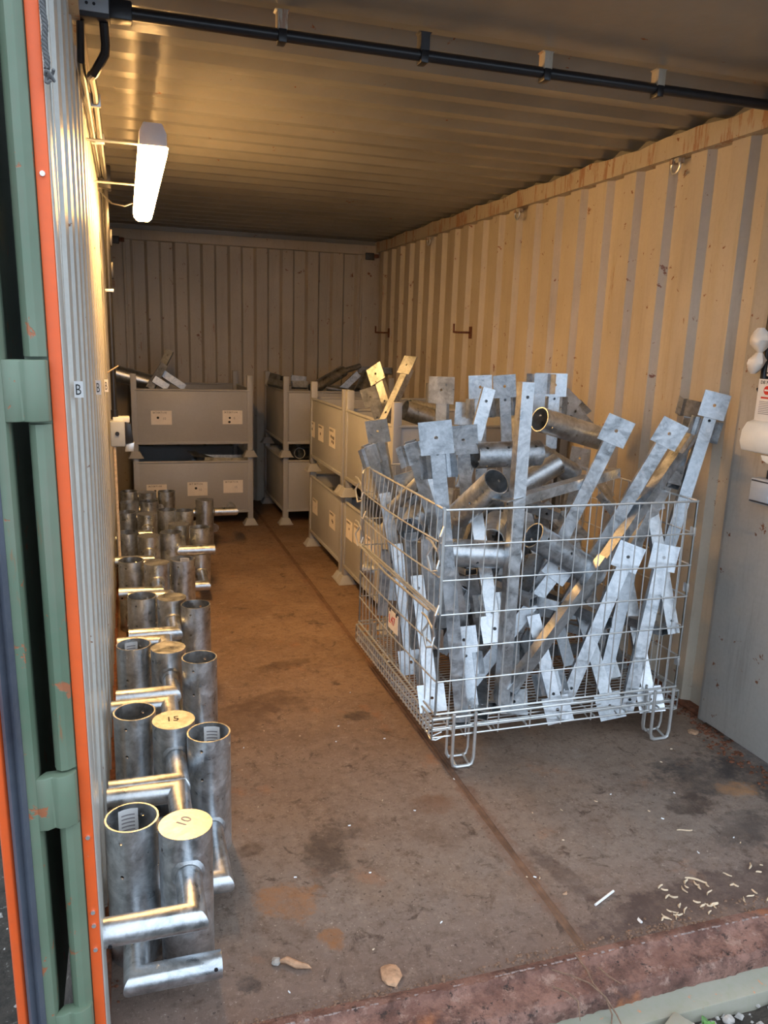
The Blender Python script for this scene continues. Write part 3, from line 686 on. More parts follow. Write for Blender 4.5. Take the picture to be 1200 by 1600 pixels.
def cage_part(name, mb, kind='stuff'):
    o = mb.obj(name, M_wire, cg)
    if kind: o['kind'] = kind
    return o
cage_part('front_mesh', panel((CX0,CY0,0), (CX1,CY0,0), zA, CZ1, 20, 6))
cage_part('back_mesh', panel((CX1,CY1,0), (CX0,CY1,0), zA, CZ1, 20, 6))
cage_part('right_mesh', panel((CX1,CY0,0), (CX1,CY1,0), zA, CZ1, 18, 6))
cage_part('left_lower_mesh', panel((CX0,CY1,0), (CX0,CY0,0), zA, .585, 18, 3, bow=.012))
cage_part('left_drop_gate', panel((CX0-.004,CY1,0), (CX0-.004,CY0,0), .60, CZ1+.005, 18, 3, bow=.02))
mb = MB()
for (A, B) in (((CX0-.012,CY0-.008), (CX1+.012,CY0-.008)), ((CX1+.012,CY0-.008), (CX1+.012,CY1+.008)), ((CX1+.012,CY1+.008), (CX0-.012,CY1+.008)), ((CX0-.012,CY1+.008), (CX0-.012,CY0-.008))):
    for z, r in ((.198,.0042), (.160,.0035), (.128,.0035)): cw(mb, [(*A, z), (*B, z)], r)
    d = Vector(B)-Vector(A); side = abs(d.y) > abs(d.x); nn = 32 if side else 8
    for i in range(nn+1):
        p = Vector(A)+d*i/nn; inn = Vector((1.6,1.44))-p; inn = (Vector((inn.x,0)) if side else Vector((0,inn.y))).normalized()*.05
        cw(mb, [(p.x,p.y,.20), (p.x,p.y,.122), (p.x+inn.x*.3,p.y+inn.y*.3,.118), (p.x+inn.x,p.y+inn.y,.13)], .003)
cage_part('base_rim', mb)
mb = MB()
for i in range(40):
    y = CY0+(CY1-CY0)*(i+.5)/40; cw(mb, [(CX0-.01,y,.142), (CX1+.01,y,.142)], .0025, 5)
for i in range(7):
    x = CX0+(CX1-CX0)*(i+.5)/7; cw(mb, [(x,CY0-.01,.136), (x,CY1+.01,.136)], .004, 5)
cage_part('base_grid', mb)
for sx, x0 in ((0,1.165), (1,2.005)):
    for sy, y0 in ((0,.935), (1,1.90)):
        ft = MB(); dx = .085
        for yy, r in ((y0, .0062), (y0+.055, .005)):
            zb = .008 if yy == y0 else .02
            cw(ft, [(x0,yy,.215), (x0,yy,.03+zb), (x0+.006,yy,zb+.006), (x0+.018,yy,zb), (x0+dx-.018,yy,zb), (x0+dx-.006,yy,zb+.006), (x0+dx,yy,.03+zb), (x0+dx,yy,.215)], r, 8)
        for xx in (x0+.018, x0+dx-.018): cw(ft, [(xx,y0,.012), (xx,y0+.055,.024)], .0045, 8)
        cw(ft, [(x0-.012,y0+.03,.2), (x0-.012,y0+.03,.05), (x0,y0+.03,.03)], .004, 6)
        ft.obj('foot', M_wire, cg)
# hooks that latch the gate and the lower mesh
for (x, y, z) in ((CX0-.006,CY0+.02,.80), (CX0-.006,CY0+.03,.52), (CX0-.006,CY1-.03,.86), (CX0-.006,CY1-.05,.66)):
    hk = MB()
    cw(hk, [(x+.0,y-.03,z+.10), (x-.018,y-.045,z+.07), (x-.014,y-.02,z+.02), (x-.004,y-.012,z-.02), (x-.016,y-.02,z-.05)], .0042, 8)
    cw(hk, [(x-.01,y+.03,z+.02), (x-.024,y+.05,z-.02), (x-.02,y+.02,z-.07), (x-.006,y-.005,z-.06)], .004, 8)
    cw(hk, [(x-.01,y+.10,z+.03), (x-.012,y+.05,z+.032), (x-.014,y-.02,z+.01)], .004, 8)
    hk.obj('gate_hook', M_wire, cg)
sh = MB(); cw(sh, [(CX0-.02,CY1-.03,.595), (CX0-.036,(CY0+CY1)/2,.59), (CX0-.02,CY0+.05,.585)], .0048, 8); sh.obj('hinge_rod', M_wire, cg)
tp = MB(); tp.box(CX0-.0135-1.6, CX0-.0115-1.6, 1.35-1.44, 1.47-1.44, .36, .44); o = tp.obj('tag_plate', M_paper, cg)
text('L47', .05, M_red, (CX0-.0145-1.6, 1.46-1.44, .385), (PI/2,0,-PI/2), o)
for y in (1.37,1.45): MB().box(CX0-.016-1.6, CX0-.009-1.6, y-1.445, y-1.435, .432, .445).obj('tie', M_blackm, o)
for z in (.82,.60,.30): MB().box(CX1-.004-1.6, CX1+.006-1.6, CY0-1.44-.004, CY0-1.44+.02, z, z+.035).obj('corner_clip', M_wire, cg, bevel=.002)

# ---------------------------------------------------------------- brackets and pipes
def frame(a, b, roll, kind='c'):
    a = Vector(a); b = Vector(b); z = (a-b).normalized()          # b = foot end (origin), a = plate end
    to = Vector((-.42,-1,.25)) if abs(z.y) < .8 else Vector((0,-.3,1))
    f = (to-z*to.dot(z)).normalized(); f = Matrix.Rotation(math.radians(roll), 3, z) @ f
    y = -f; x = y.cross(z)
    m = Matrix((x, y, z)).transposed().to_4x4(); m.translation = b; return m, (a-b).length
def plate(mb, cx, y, cz, s=.10, t=.005, hr=.0065, m=None):
    n = 16; v = []; f = []
    def sq(a):
        c, q = math.cos(a), math.sin(a); k = 1/max(abs(c), abs(q)); return c*k*s/2, q*k*s/2
    for yy in (y, y-t):
        for j in range(n):
            a = 2*PI*j/n+PI/4; p = sq(a); v.append((cx+p[0], yy, cz+p[1]))
        for j in range(n):
            a = 2*PI*j/n+PI/4; v.append((cx+hr*math.cos(a), yy, cz+hr*math.sin(a)))
    for j in range(n):
        k = (j+1) % n
        f += [(j,k,n+k,n+j), (2*n+k,2*n+j,3*n+j,3*n+k), (j,2*n+j,2*n+k,k), (n+k,3*n+k,3*n+j,n+j)]
    return mb.add(v, f, m)
def box_tube(mb, w, d, z0, z1, t=.003):
    o_ = [(-w/2,-d/2),(w/2,-d/2),(w/2,d/2),(-w/2,d/2)]; i_ = [(x*(1-2*t/w), y*(1-2*t/d)) for x, y in o_]
    v = [(x,y,z) for z in (z0,z1) for x, y in o_]+[(x,y,z) for z in (z0,z1) for x, y in i_]; f = []
    for j in range(4):
        k = (j+1) % 4
        f += [(j,k,4+k,4+j), (8+k,8+j,12+j,12+k), (k,j,8+j,8+k), (4+j,4+k,12+k,12+j)]
    return mb.add(v, f)
def saddle(mb, zc, hh, w=.125, y=.0):
    prof = [(-w/2,y-.012),(-w/2+.022,y+.004),(-w/2+.034,y-.002),(-.02,y),(.02,y),(w/2-.034,y-.002),(w/2-.022,y+.004),(w/2,y-.012)]
    p2 = prof+[(a, b+.0035) for a, b in reversed(prof)]
    v = [(a,b,z) for z in (zc-hh/2, zc+hh/2) for a, b in p2]; n = len(p2); h = n//2
    f = [(i, (i+1) % n, n+(i+1) % n, n+i) for i in range(n)]
    for i in range(h-1): f += [(i, n-1-i, n-2-i, i+1), (n+i, n+i+1, 2*n-2-i, 2*n-1-i)]
    return mb.add(v, f)
CATS = {'c': 'brackets heaped in the wire cage', 'p': 'pipes heaped in the wire cage', 'B': 'pieces in the near upper bin', 'D': 'pieces in the back left bins', 'C': 'pieces in the back middle bins'}
ITEMS = [
 ('p', [1.079, 1.04, 1.244], [1.217, 0.98, 0.165], 0, 'tall bracket with a blank square plate above the front left cage corner', 'c'),
 ('b', [1.399, 1.02, 1.377], [1.391, 1.02, 0.195], 25, 'long bare square bar standing upright through the middle of the wire cage', 'c'),
 ('q', [1.812, 1.05, 1.255], [1.54, 1.25, 0.343], 0, 'dull grey square plate bracket leaning right above the middle of the cage front', 'c'),
 ('q', [1.695, 1.15, 0.704], [1.329, 1.15, 0.229], 0, 'bracket leaning behind the front mesh with its plate hidden under the slanting pipe', 'c'),
 ('q', [2.054, 1.06, 1.241], [1.715, 1.3, 0.309], 0, 'pale square plate bracket leaning second from the right above the cage', 'c'),
 ('b', [1.778, 1.02, 0.735], [1.419, 1.02, 0.244], 40, 'slim bare bar leaning low behind the front mesh right of the upright bar', 'c'),
 ('c', [2.173, 1.12, 1.18], [1.748, 1.12, 0.547], -58, 'bar catching orange lamp light along its top between the two right hand plates', 'c'),
 ('b', [2.169, 1.16, 1.095], [1.933, 1.16, 0.601], 20, 'bare grey bar leaning just below the orange lit bar in the cage', 'c'),
 ('q', [1.891, 1.02, 0.784], [1.666, 1.02, 0.18], 0, 'bracket with its plate behind the mesh just right of the slanting pipe end', 'c'),
 ('p', [2.274, 1.12, 1.343], [2.058, 1.11, 0.461], 0, 'tallest bracket on the far right of the cage topped by a ridged plate', 'c'),
 ('q', [2.04, 1.02, 0.777], [1.914, 0.98, 0.122], 0, 'bracket at the front right cage corner with its plate at mid height', 'c'),
 ('c', [2.316, 1.3, 1.29], [2.124, 1.12, 0.98], -10, 'narrow end plate poking up behind the tallest bracket on the right', 'c'),
 ('q', [1.863, 0.985, 0.087], [1.842, 1.28, 0.488], 0, 'upside down bracket with its plate low left of the right cage leg', 'c'),
 ('q', [2.038, 0.985, 0.096], [2.059, 1.31, 0.647], 0, 'bracket upside down with its plate low in front of the right cage leg', 'c'),
 ('p', [1.624, 0.98, 0.113], [1.539, 1.1, 0.504], 0, 'upside down bracket with a folded saddle low at the middle of the cage front', 'c'),
 ('q', [1.427, 0.98, 0.153], [1.599, 1.4, 0.564], 4, 'flat plate standing at the cage bottom beside the foot of the upright bar', 'c'),
 ('p', [1.376, 1.06, 0.42], [1.365, 1.3, 0.891], 0, 'bracket hanging plate down just left of the upright bar at mid height', 'c'),
 ('b', [1.295, 0.98, 0.174], [1.478, 1.41, 0.173], 0, 'square tube lying with its open end facing out right of the front left leg', 'c'),
 ('b', [1.218, 0.98, 0.158], [1.364, 1.3, 0.202], 0, 'square tube with its open end between the wires of the front left leg', 'c'),
 ('p', [1.268, 1.14, 0.465], [1.288, 1.05, 0.174], 0, 'short bracket with folded saddle low beside the front left corner', 'c'),
 ('b', [1.218, 1.18, 0.721], [1.313, 1.18, 0.364], 0, 'bare bar under the left end of the horizontal pipe in the cage', 'c'),
 ('q', [1.637, 1.3, 0.322], [1.368, 1.03, 0.175], 35, 'dark plate leaning low in the cage right of the upright bar', 'c'),
 ('q', [1.602, 1.22, 0.716], [1.551, 1.3, 0.42], 35, 'drilled plate tucked under the open end of the slanting pipe', 'c'),
 ('b', [1.972, 1.5, 0.387], [2.071, 1.0, 0.432], 0, 'bar lying almost level across the inside of the cage on the right', 'c'),
 ('q', [2.008, 1.2, 0.174], [2.047, 1.6, 0.478], 0, 'plate bracket deep in the cage low behind the right hand bars', 'c'),
 ('q', [1.329, 1.03, 0.947], [1.911, 1.2, 1.027], 70, 'bracket lying level on top of the heap with its plate beside the upright bar', 'c'),
 ('q', [1.906, 1.35, 0.965], [2.059, 1.2, 0.73], 60, 'flat plate in shade between the two leaning plate brackets', 'c'),
 ('q', [1.841, 1.3, 0.715], [1.779, 1.5, 0.836], 30, 'striped grey plate lying behind the top rail of the mesh', 'c'),
 ('q', [1.371, 1.7, 1.362], [1.381, 1.7, 0.893], -20, 'large orange tinted plate standing at the back left of the cage heap', 'c'),
 ('p', [1.56, 1.75, 1.369], [1.602, 1.75, 0.82], 0, 'left of the two tall brackets standing against the middle of the corrugated wall', 'c'),
 ('p', [1.698, 1.8, 1.371], [1.765, 1.8, 0.805], 0, 'right of the two tall brackets standing against the middle of the corrugated wall', 'c'),
 ('b', [1.441, 1.4, 1.332], [1.351, 1.4, 0.948], 8, 'tilted drilled bar in front of the pair of tall brackets', 'c'),
 ('p', [1.898, 1.7, 1.385], [1.903, 1.7, 1.055], 0, 'tall bracket standing behind the open mouth of the highest pipe', 'c'),
 ('c', [1.815, 1.68, 1.385], [1.818, 1.68, 1.172], 0, 'narrow folded channel beside the bracket behind the highest pipe', 'c'),
 ('p', [1.967, 1.78, 1.283], [2.234, 1.78, 1.065], 0, 'small bracket leaning away to the right behind the highest pipe', 'c'),
 ('c', [1.144, 1.45, 1.121], [1.291, 1.45, 0.703], 0, 'folded saddle bracket in shade left of the blank front plate', 'c'),
 ('q', [1.315, 1.35, 1.198], [1.357, 1.35, 0.855], 0, 'dark spangled plate bracket between the blank plate and the tilted bar', 'c'),
 ('q', [1.131, 1.85, 1.168], [1.212, 1.85, 0.782], -12, 'lamp lit plate bracket at the far left corner of the cage', 'c'),
 ('c', [1.085, 1.83, 1.059], [1.189, 1.83, 0.758], 25, 'wrinkled folded strip hanging at the far left corner of the cage', 'c'),
 ('q', [1.181, 1.6, 0.98], [1.269, 1.6, 0.722], 0, 'lamp lit plate bracket half sunk behind the left mesh', 'c'),
 ('q', [1.545, 1.85, 1.245], [1.537, 1.85, 0.862], 10, 'dull plate lying back against the grey bin behind the cage', 'c'),
 ('b', [1.811, 1.88, 1.292], [1.808, 1.88, 0.85], 45, 'dark tipped bar standing behind the upright bar', 'c'),
 ('b', [1.179, 1.8, 0.59], [1.171, 1.8, 0.289], 0, 'bar standing inside the far end of the left mesh', 'c'),
 ('q', [1.178, 1.4, 0.172], [1.139, 1.55, 0.685], 0, 'bracket plate down behind the middle of the left mesh', 'c'),
 ('q', [1.134, 1.05, 0.174], [1.133, 1.28, 0.627], 0, 'bracket plate down behind the near end of the left mesh', 'c'),
 ('b', [1.138, 1.4, 0.775], [1.186, 1.4, 0.289], 10, 'bar standing behind the drop gate rail of the left mesh', 'c'),
 ('c', [1.197, 1.3, 0.322], [1.175, 1.3, 0.772], 0, 'folded bracket end hanging behind the gate hook of the left mesh', 'c'),
 ('b', [1.804, 1.42, 0.808], [1.626, 1.5, 0.869], 30, 'brass coloured bar end lying behind the front top rail', 'c'),
 ('b', [1.527, 1.5, 0.595], [1.322, 1.45, 0.229], 0, 'bar leaning left deep behind the horizontal pipe', 'c'),
 ('b', [1.935, 1.6, 0.782], [1.976, 1.16, 0.172], 10, 'bar slanting down to the right at the back of the cage', 'c'),
 ('q', [2.06, 1.2, 0.967], [2.103, 1.0, 0.417], 10, 'bracket standing near the back right corner of the cage', 'c'),
 ('b', [1.778, 1.7, 0.825], [1.861, 1.32, 0.173], 0, 'bar in deep shade behind the slanting pipe', 'c'),
 ('q', [2.112, 1.8, 1.04], [1.991, 1.7, 0.452], 20, 'plate bracket buried behind the leaning plate brackets', 'c'),
 ('b', [1.132, 1.72, 0.867], [1.232, 1.6, 0.237], 10, 'bar leaning along the inside of the left mesh', 'c'),
 ('b', [1.87, 1.09, 0.171], [2.057, 1.21, 0.808], 0, 'thin bar standing behind the low right plates', 'c'),
 ('b', [1.239, 1.5, 1.037], [1.295, 1.4, 0.363], 10, 'bar behind the blank plate bracket at the left', 'c'),
 ('T', [1.682, 1.42, 1.211], [2.057, 1.5, 1.114], 0, 'highest pipe of the cage lying level with its open mouth to the left', 'p'),
 ('T', [1.362, 1.32, 1.082], [1.635, 1.32, 1.089], 0, 'pipe lying level across the heap behind the upright bar', 'p'),
 ('T', [1.332, 1.06, 1.029], [1.285, 1.27, 0.86], 0, 'pipe leaning in the cage with its dark open mouth facing up', 'p'),
 ('T', [1.13, 1.08, 0.776], [1.439, 1.08, 0.746], 0, 'pipe lying level against the front mesh at the left', 'p'),
 ('T', [1.493, 1.06, 0.826], [1.789, 1.08, 0.652], 0, 'pipe slanting down to the right against the front mesh', 'p'),
 ('T', [1.132, 1.37, 0.787], [1.232, 1.55, 0.816], 0, 'pipe mouth facing out through the left mesh', 'p'),
 ('S', [1.83, 1.5, 1.017], [1.666, 1.5, 0.93], 0, 'short pipe stub behind the highest pipe end', 'p'),
 ('N', [1.132, 1.61, 0.821], [1.207, 1.5, 0.954], 0, 'thin tube catching lamp light left of the leaning pipe', 'p'),
 ('T', [1.421, 1.25, 0.758], [1.611, 1.6, 0.75], 0, 'pipe end seen as a dark ring above the level front pipe', 'p'),
 ('T', [1.434, 1.45, 0.545], [1.615, 1.8, 0.476], 0, 'pipe in deep shade under the level front pipe', 'p'),
 ('S', [1.78, 1.62, 1.053], [1.967, 1.6, 0.954], 0, 'pipe stub lying under the highest pipe', 'p'),
 ('q', [1.397, 2.75, 1.362], [1.433, 2.6, 1.144], -30, 'lamp lit bracket plate standing at the near edge of the upper bin', 'B'),
 ('q', [1.325, 2.62, 1.26], [1.396, 2.6, 1.059], -30, 'second lamp lit bracket plate in the near upper bin just below the first', 'B'),
 ('q', [1.541, 2.55, 1.416], [1.374, 2.5, 1.086], -45, 'tallest lamp lit bracket leaning right out of the near upper bin', 'B'),
 ('S', [1.555, 2.7, 1.136], [1.708, 2.7, 1.084], 0, 'dusty pipe lying in the near upper bin behind its corner post', 'B'),
 ('N', [1.655, 2.9, 1.156], [1.896, 3.0, 1.111], 0, 'thin tube lying in the near upper bin behind the dusty pipe', 'B'),
 ('T', [0.024, 5.4, 1.182], [0.331, 5.4, 1.1], 0, 'fat pipe sticking out left over the rim of the upper bin at the back left', 'D'),
 ('b', [0.45, 5.3, 1.372], [0.288, 5.2, 1.071], 10, 'bracket bar sticking highest out of the back left upper bin', 'D'),
 ('b', [0.392, 5.2, 1.263], [0.266, 5.1, 1.077], 30, 'darker bar crossed in front of the highest bar at the back left', 'D'),
 ('b', [0.346, 5.3, 1.218], [0.554, 5.3, 1.078], 10, 'bar leaning down to the right in the back left upper bin', 'D'),
 ('b', [0.307, 5.1, 1.157], [0.412, 5.1, 1.089], 10, 'short square tube with its open end showing at the back left', 'D'),
 ('b', [0.588, 5.1, 0.526], [1.035, 5.15, 0.513], 0, 'dark bar lying flat in the lower bin at the back left', 'D'),
 ('q', [0.561, 5.0, 0.557], [0.856, 5.2, 0.497], 60, 'dark plate bracket lying in the lower bin at the back left', 'D'),
 ('b', [0.68, 5.0, 0.514], [0.987, 5.0, 0.504], 20, 'thin dark bar along the rim of the lower bin at the back left', 'D'),
 ('T', [1.579, 5.1, 1.093], [1.893, 5.3, 1.238], 0, 'shiny fat pipe leaning over the rim in the back middle upper bin', 'C'),
 ('N', [1.859, 5.3, 1.226], [2.07, 5.4, 1.281], 0, 'brown thin tube rising right from the fat pipe in the back middle bin', 'C'),
 ('b', [1.974, 5.1, 1.227], [1.81, 5.1, 1.075], 20, 'bar leaning down to the left in the back middle upper bin', 'C'),
 ('T', [2.113, 5.3, 1.22], [2.019, 5.2, 1.071], 0, 'dark pipe standing near the right side of the back middle bin', 'C'),
 ('b', [2.06, 5.4, 1.248], [2.369, 5.4, 1.243], 0, 'straight bar lying level along the back of the middle bin', 'C'),
 ('N', [1.674, 5.0, 1.112], [1.867, 5.0, 1.082], 0, 'thin bright rod lying on the rim of the back middle bin', 'C'),
 ('b', [1.265, 5.3, 1.183], [1.339, 5.2, 1.168], 0, 'small bar lying over the side rim of the back middle bin', 'C'),
 ('b', [1.231, 5.2, 1.14], [1.341, 5.1, 1.122], 20, 'second small bar lying lower over the side rim of the middle bin', 'C'),
 ('b', [1.4, 5.1, 1.175], [1.523, 5.1, 1.166], 0, 'short bar right behind the corner post of the middle bin', 'C'),
 ('b', [1.385, 5.0, 1.133], [1.513, 5.0, 1.13], 10, 'short bright bar on the front rim of the middle bin', 'C'),
 ('N', [1.426, 5.0, 0.669], [1.486, 5.1, 0.536], 0, 'dark tube end standing in the lower middle bin', 'C'),
 ('S', [1.454, 5.0, 0.572], [1.585, 5.3, 0.529], 0, 'dark pipe mouth in the lower middle bin', 'C'),
]
for idx, (kind, a, b, roll, lb, grp) in enumerate(ITEMS):
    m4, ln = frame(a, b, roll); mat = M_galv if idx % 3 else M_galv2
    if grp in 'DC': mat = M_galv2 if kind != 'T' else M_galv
    if kind in 'TSN':
        r_, t_ = {'T': (.05,.004), 'S': (.046,.004), 'N': (.024,.003)}[kind]
        if grp == 'D': r_ = .066
        if grp == 'B': r_ = .055 if kind == 'S' else .024
        o = MB().pipe((0,0,0), (0,0,ln), r_, t_, 36).obj({'T':'steel_pipe','S':'pipe_stub','N':'thin_tube'}[kind], mat)
        if kind == 'T':
            cuts = []
            for z in (.035, ln-.035, ln*.55):
                for q in range(4):
                    A = q*PI/2+idx; cuts.append(((r_*.8*math.cos(A), r_*.8*math.sin(A), z), (r_*1.3*math.cos(A), r_*1.3*math.sin(A), z), .0055))
            drill(o, cuts)
        o.matrix_world = m4; tag(o, lb, 'pipe', CATS[grp])
    else:
        s = 1.0; wd, dp = .048, .036
        if grp in 'DC': wd, dp = .055, .04
        t = thing('plate_bracket' if kind in 'pq' else 'steel_bar' if kind == 'b' else 'saddle_bracket', lb, 'bracket' if kind != 'b' else 'bar', group=CATS[grp]); t.matrix_world = m4
        if kind == 'b' and roll == 55: wd, dp = .034, .034
        ps = .112 if 'large' in lb or 'blank' in lb else .10
        top = ln-(.06 if kind in 'pq' else 0)
        sb = MB(); box_tube(sb, wd, dp, 0, max(top, .03)); so = sb.obj('shaft', mat, t)
        if ln > .2:
            cuts = [((0,-dp/2-.01,top-.05), (0,-dp/2+.01,top-.05), .006)] if kind != 'q' else [((0,-dp/2-.01,.05), (0,-dp/2+.01,.05), .006)]
            drill(so, cuts)
        if kind in 'pq': plate(MB(), 0, -dp/2-.0005, ln-ps/2, ps).obj('end_plate', mat, t) if False else None
        if kind in 'pq': pb = MB(); plate(pb, 0, -dp/2-.0005, ln-ps/2, ps); pb.obj('end_plate', mat, t)
        if kind in 'pc':
            sd = MB(); saddle(sd, (ln-ps-.045) if kind == 'p' else ln-.045, .085, .125, dp/2+.003 if kind == 'p' else -dp/2-.004); sd.obj('saddle_plate', mat, t)
# deep filler of the heap: brackets lying at the bottom of the cage
random.seed(21)
for i in range(16):
    x0 = 1.2+random.random()*.8; y0 = 1.15+random.random()*.65; z0 = .17+.028*i
    an = random.random()*PI; L_ = .35
    dx, dy = math.cos(an)*L_, math.sin(an)*L_
    c0 = Vector((min(max(x0,1.42),1.80), min(max(y0,1.32),1.56), z0))
    a = c0+Vector((dx, dy*.9, .07*(random.random()-.3))); b = c0-Vector((dx, dy*.9, 0))
    for p in (a, b): p.x = min(max(p.x,1.15),2.06); p.y = min(max(p.y,1.08),1.88); p.z = max(p.z,.18)
    m4, ln = frame(a, b, random.choice([0,90,180]))
    t = thing('plate_bracket', 'bracket lying buried in the shade of the heap inside the wire cage', 'bracket', group='buried brackets in the wire cage'); t.matrix_world = m4
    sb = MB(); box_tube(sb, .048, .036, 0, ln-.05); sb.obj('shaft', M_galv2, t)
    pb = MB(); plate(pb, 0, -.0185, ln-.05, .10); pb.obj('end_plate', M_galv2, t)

random.seed(5)
for i in range(18):
    x0 = 1.2+random.random()*.82; y0 = 1.25+random.random()*.58; a = Vector((min(2.02,max(1.2,x0+random.uniform(-.25,.25))), min(1.85,max(1.2,y0+random.uniform(-.2,.2))), random.uniform(.55,.9))); b = Vector((x0,y0,.18))
    if i % 2: a, b = b, a
    m4, ln = frame(a, b, random.uniform(-40,40))
    t = thing('plate_bracket', 'bracket leaning half hidden in the middle of the heap inside the wire cage', 'bracket', group='half hidden brackets in the wire cage'); t.matrix_world = m4
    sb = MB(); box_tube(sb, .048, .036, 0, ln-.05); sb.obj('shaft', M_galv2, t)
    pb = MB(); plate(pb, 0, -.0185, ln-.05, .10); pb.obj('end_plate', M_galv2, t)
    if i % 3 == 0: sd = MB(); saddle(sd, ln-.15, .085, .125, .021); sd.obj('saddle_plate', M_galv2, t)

# ---------------------------------------------------------------- litter
def stone(name, loc, sc, mat, lb, cat='stone', seed=1):
    random.seed(seed); bm = bmesh.new(); bmesh.ops.create_icosphere(bm, subdivisions=2, radius=1)
    for v in bm.verts: v.co *= 1+.28*(random.random()-.5); v.co = Vector((v.co.x*sc[0], v.co.y*sc[1], v.co.z*sc[2]))
    me = bpy.data.meshes.new(name); bm.to_mesh(me); bm.free(); me.materials.append(mat)
    o = bpy.data.objects.new(name, me); C.objects.link(o); o.location = loc; return tag(o, lb, cat)
stone('crumbled_lump', (.655,.085,.004), (.026,.036,.010), M_ochre, 'flat ochre lump of dirt near the rusty sill', 'lump', 4)
stone('rusty_washer', (2.225,.955,.003), (.022,.022,.006), M_ochre, 'small round rusty lump beside the foot of the right jamb', 'lump', 5)
t = thing('broken_concrete', 'chunk of broken pale concrete lying on the pad at the bottom edge', 'rubble', (1.285,-.175,-.075))
random.seed(5)
bx_ = MB(); bx_.box(-.03,.03,-.03,.02,-.03,.022, Matrix.Rotation(.5,4,'Z')); bx_.obj('chunk', M_conc, t, bevel=.006)
bx_ = MB(); bx_.box(.02,.05,-.02,.02,-.03,.01, Matrix.Rotation(-.4,4,'Z')); bx_.obj('chunk', M_stone, t, bevel=.006)
stone('pebble', (1.44,-.175,-.088), (.015,.013,.010), M_stone, 'rounded grey pebble beside the weeds at the bottom right', 'stone', 8)
stone('pebble', (.395,.195,.008), (.012,.012,.008), M_stone, 'small grey pebble beside the curled dead leaf', 'stone', 9)
t = thing('dead_leaf', 'curled brown dead leaf on the floor near the front', 'leaf', (.435,.175,.003), -.5)
MB().tube([(-.04,0,.004), (-.02,.004,.010), (.01,-.003,.008), (.035,.002,.004), (.045,0,.003)], [.002,.008,.009,.005,.001], 8).obj('blade', M_ochre, t)
t = thing('white_stick', 'thin white plastic stick lying on the floor right of the seam', 'stick', (1.315,.185,.006), .42)
MB().tube([(-.045,0,0), (.045,0,0)], .0035, 8).obj('stick', M_paperw, t)
def flake(x, y, l, w, rz, lb, mat=M_wood, grp='pale wood chips on the floor by the sill'):
    n = 5; v = []; f = []
    for i in range(n+1):
        s = i/n-.5; ww = w*(.35+.65*math.cos(s*PI)); b_ = l*.10*math.sin(s*4+x*9)
        v += [(s*l, -ww/2+b_, .001), (s*l, ww/2+b_, .001), (s*l, b_, .0035+w*.2)]
    for i in range(n):
        a = 3*i
        for j in range(3): f.append((a+j, a+(j+1) % 3, a+3+(j+1) % 3, a+3+j))
    f += [(0,2,1), (3*n,3*n+1,3*n+2)]
    o = MB().add(v, f).obj('wood_chip', mat); o.location = (x, y, .0005); o.rotation_euler = (0,0,rz); return tag(o, lb, 'wood chip', grp)
flake(1.62,.185,.06,.008,-.6,'longest curved wood chip in the litter on the right')
flake(1.60,.085,.03,.012,.2,'broad pale wood chip close to the rusty lip on the right')
flake(1.22,.235,.018,.010,.4,'orange chip beside the white plastic stick', M_ochre)
flake(1.36,.085,.018,.012,1.2,'white triangular flake in front of the white stick', M_paperw)
flake(1.75,.40,.05,.004,-.1,'thin pale splinter lying behind the litter patch on the right')
random.seed(31)
for i in range(34):
    flake(1.42+random.random()*.42, .06+random.random()*.14, .012+random.random()*.02, .004+random.random()*.004, random.random()*3, 'small pale wood splinter in the litter along the sill on the right')
for i in range(46):
    x = random.random()*1.7+.4; y = .1+random.random()*1.6
    if x > 1.05 and y > .9: continue
    flake(x, y, .005+random.random()*.007, .004, random.random()*3, 'tiny pale crumb scattered on the container floor', M_paperw if i % 2 else M_wood, 'crumbs scattered on the floor')
# rust flakes along the sill and along the foot of the right wall
def crumbs(name, boxs, n, r, mat, lb, seed):
    random.seed(seed); mb = MB()
    for i in range(n):
        bx0 = random.choice(boxs); x = bx0[0]+(bx0[1]-bx0[0])*random.random(); y = bx0[2]+(bx0[3]-bx0[2])*random.random(); z = bx0[4]
        q = r*(.4+random.random()); an = random.random()*3; h = q*.5
        v = [(x+math.cos(an+k*PI/2)*q*(.6+.5*random.random()), y+math.sin(an+k*PI/2)*q*(.6+.5*random.random()), z) for k in range(4)]
        v += [(x+(p[0]-x)*.6, y+(p[1]-y)*.6, z+h) for p in v[:4]]
        mb.add(v, [(3,2,1,0),(4,5,6,7),(0,1,5,4),(1,2,6,5),(2,3,7,6),(3,0,4,7)])
    o = mb.obj(name, mat); return tag(o, lb, 'debris', kind='stuff')
crumbs('rust_flakes', [(.5,2.3,-.075,.0,-.012)], 500, .005, M_rust, 'loose rust flakes and dirt lying on the rusty door sill', 3)
crumbs('dirt_crumbs', [(1.3,2.2,.03,.09,.001), (.9,1.5,.03,.06,.001), (.2,.9,.03,.05,.001)], 420, .005, M_twig, 'dark dirt and leaf crumbs caught behind the rusty lip', 12)
crumbs('rust_debris', [(2.20,2.30,.35,.95,.0), (2.27,2.34,.85,1.3,.0)], 260, .009, M_rusty, 'dark rusty debris along the foot of the right jamb', 4)
crumbs('wall_dirt', [(.0,.03,.1,2.4,.0)], 160, .007, M_rusty, 'dark dirt along the foot of the left wall', 6)
crumbs('gravel', [(-1.2,-.12,-.6,1.2,-.205), (1.1,2.4,-.5,-.15,-.10)], 1500, .010, M_stone, 'loose gravel on the dark ground outside the container', 5)
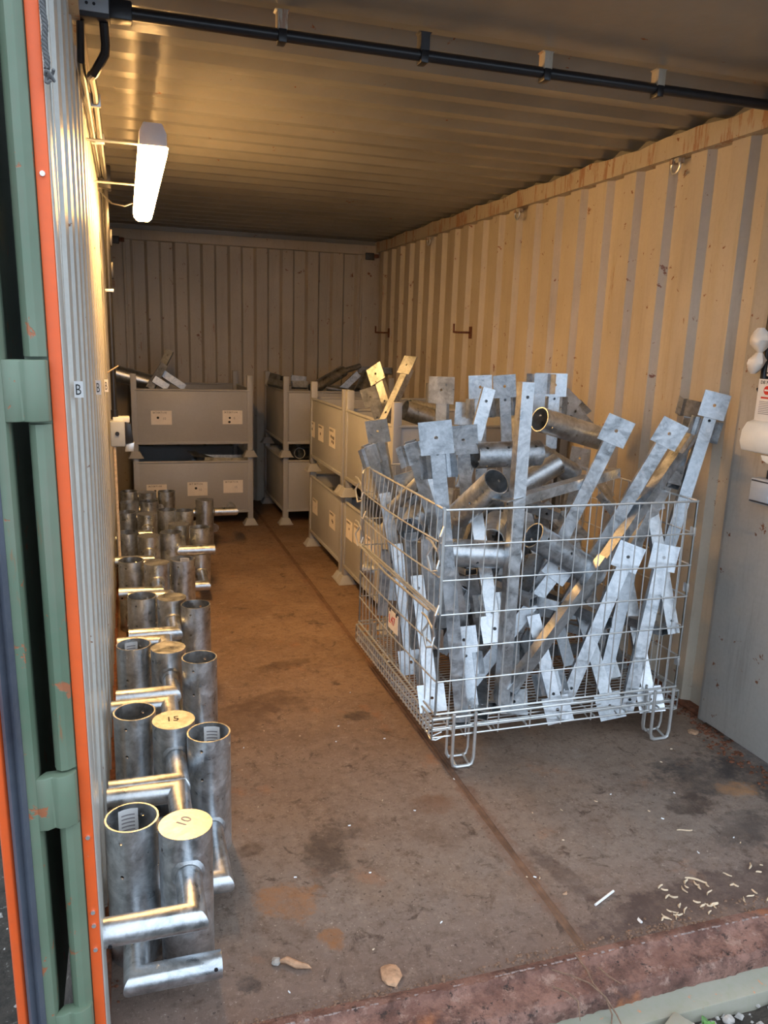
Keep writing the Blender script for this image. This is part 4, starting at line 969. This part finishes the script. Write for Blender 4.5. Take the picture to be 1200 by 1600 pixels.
# dry root over the sill
t = thing('dry_root', 'dry grey root hanging over the rusty sill', 'root', (1.12,-.03,0))
for pts in ([(.0,.045,.012), (.006,.0,.004), (.0,-.04,.0), (.012,-.075,-.01), (.02,-.095,-.04), (.015,-.105,-.09)],
            [(-.08,.02,.008), (-.04,-.005,.003), (-.01,-.035,.002), (.012,-.075,-.008), (.03,-.10,-.04), (.035,-.125,-.06)],
            [(-.10,-.02,.0), (-.075,-.045,.002), (-.06,-.07,-.006), (-.07,-.10,-.03)], [(.04,.0,.003), (.05,-.03,.0), (.07,-.055,-.004)]):
    MB().tube(pts, [.002]*(len(pts)-1)+[.001], 6).obj('strand', M_twig, t)
# weeds on the ground
def weed(x, y, z, n, s, lb, seed, leafw=.35):
    random.seed(seed); t = thing('weed', lb, 'weed', (x,y,z))
    for k in range(n):
        a = 2*PI*random.random(); l = s*(.5+.6*random.random()); el = .5+.8*random.random(); v = []; f = []
        for i in range(5):
            q = i/4; ww = l*leafw*math.sin(PI*min(q*.9+.08,1)); r_ = l*q*math.cos(el); zz = l*math.sin(el)*q-.35*l*q*q
            c_ = Vector((math.cos(a)*r_, math.sin(a)*r_, zz)); p = Vector((-math.sin(a), math.cos(a), 0))
            v += [tuple(c_-p*ww/2), tuple(c_+Vector((0,0,-.002))), tuple(c_+p*ww/2)]
        for i in range(4): f += [(3*i,3*i+1,3*i+4,3*i+3), (3*i+1,3*i+2,3*i+5,3*i+4)]
        mb = MB().add(v, f); o = mb.obj('leaf', M_leaf, t)
weed(1.375,-.185,-.10,46,.045,'small bright green weed at the bottom edge between concrete chunk and pebble',3)
weed(1.60,-.175,-.10,9,.07,'broad leaved weed at the bottom right picture corner',4,.6)
weed(-.30,.25,-.205,10,.04,'tiny weed on the dark ground at the bottom left',5)
# shrub seen through the gap left of the door
random.seed(9); t = thing('shrub', 'green leafy shrub beyond the open door at the top left', 'shrub', (-.95,4.0,-.2)); mb = MB()
for k in range(1400):
    p = Vector((max(-.5,min(.5,random.gauss(0,.25))), max(-.8,min(.8,random.gauss(0,.4))), min(2.6,abs(random.gauss(1.3,.6))))); a = random.random()*6; s = .05
    d1 = Vector((math.cos(a), math.sin(a), random.random()-.5))*s; d2 = Vector((-math.sin(a), math.cos(a), .3))*s*.5
    mb.add([p-d1, p-d2, p+d1, p+d2], [(0,1,2,3)])
o = mb.obj('foliage', M_leaf, t); o['kind'] = 'stuff'
MB().tube([(0,0,0), (.02,.03,.8), (0,0,1.9)], [.03,.02,.008], 8).obj('stem', M_twig, t)
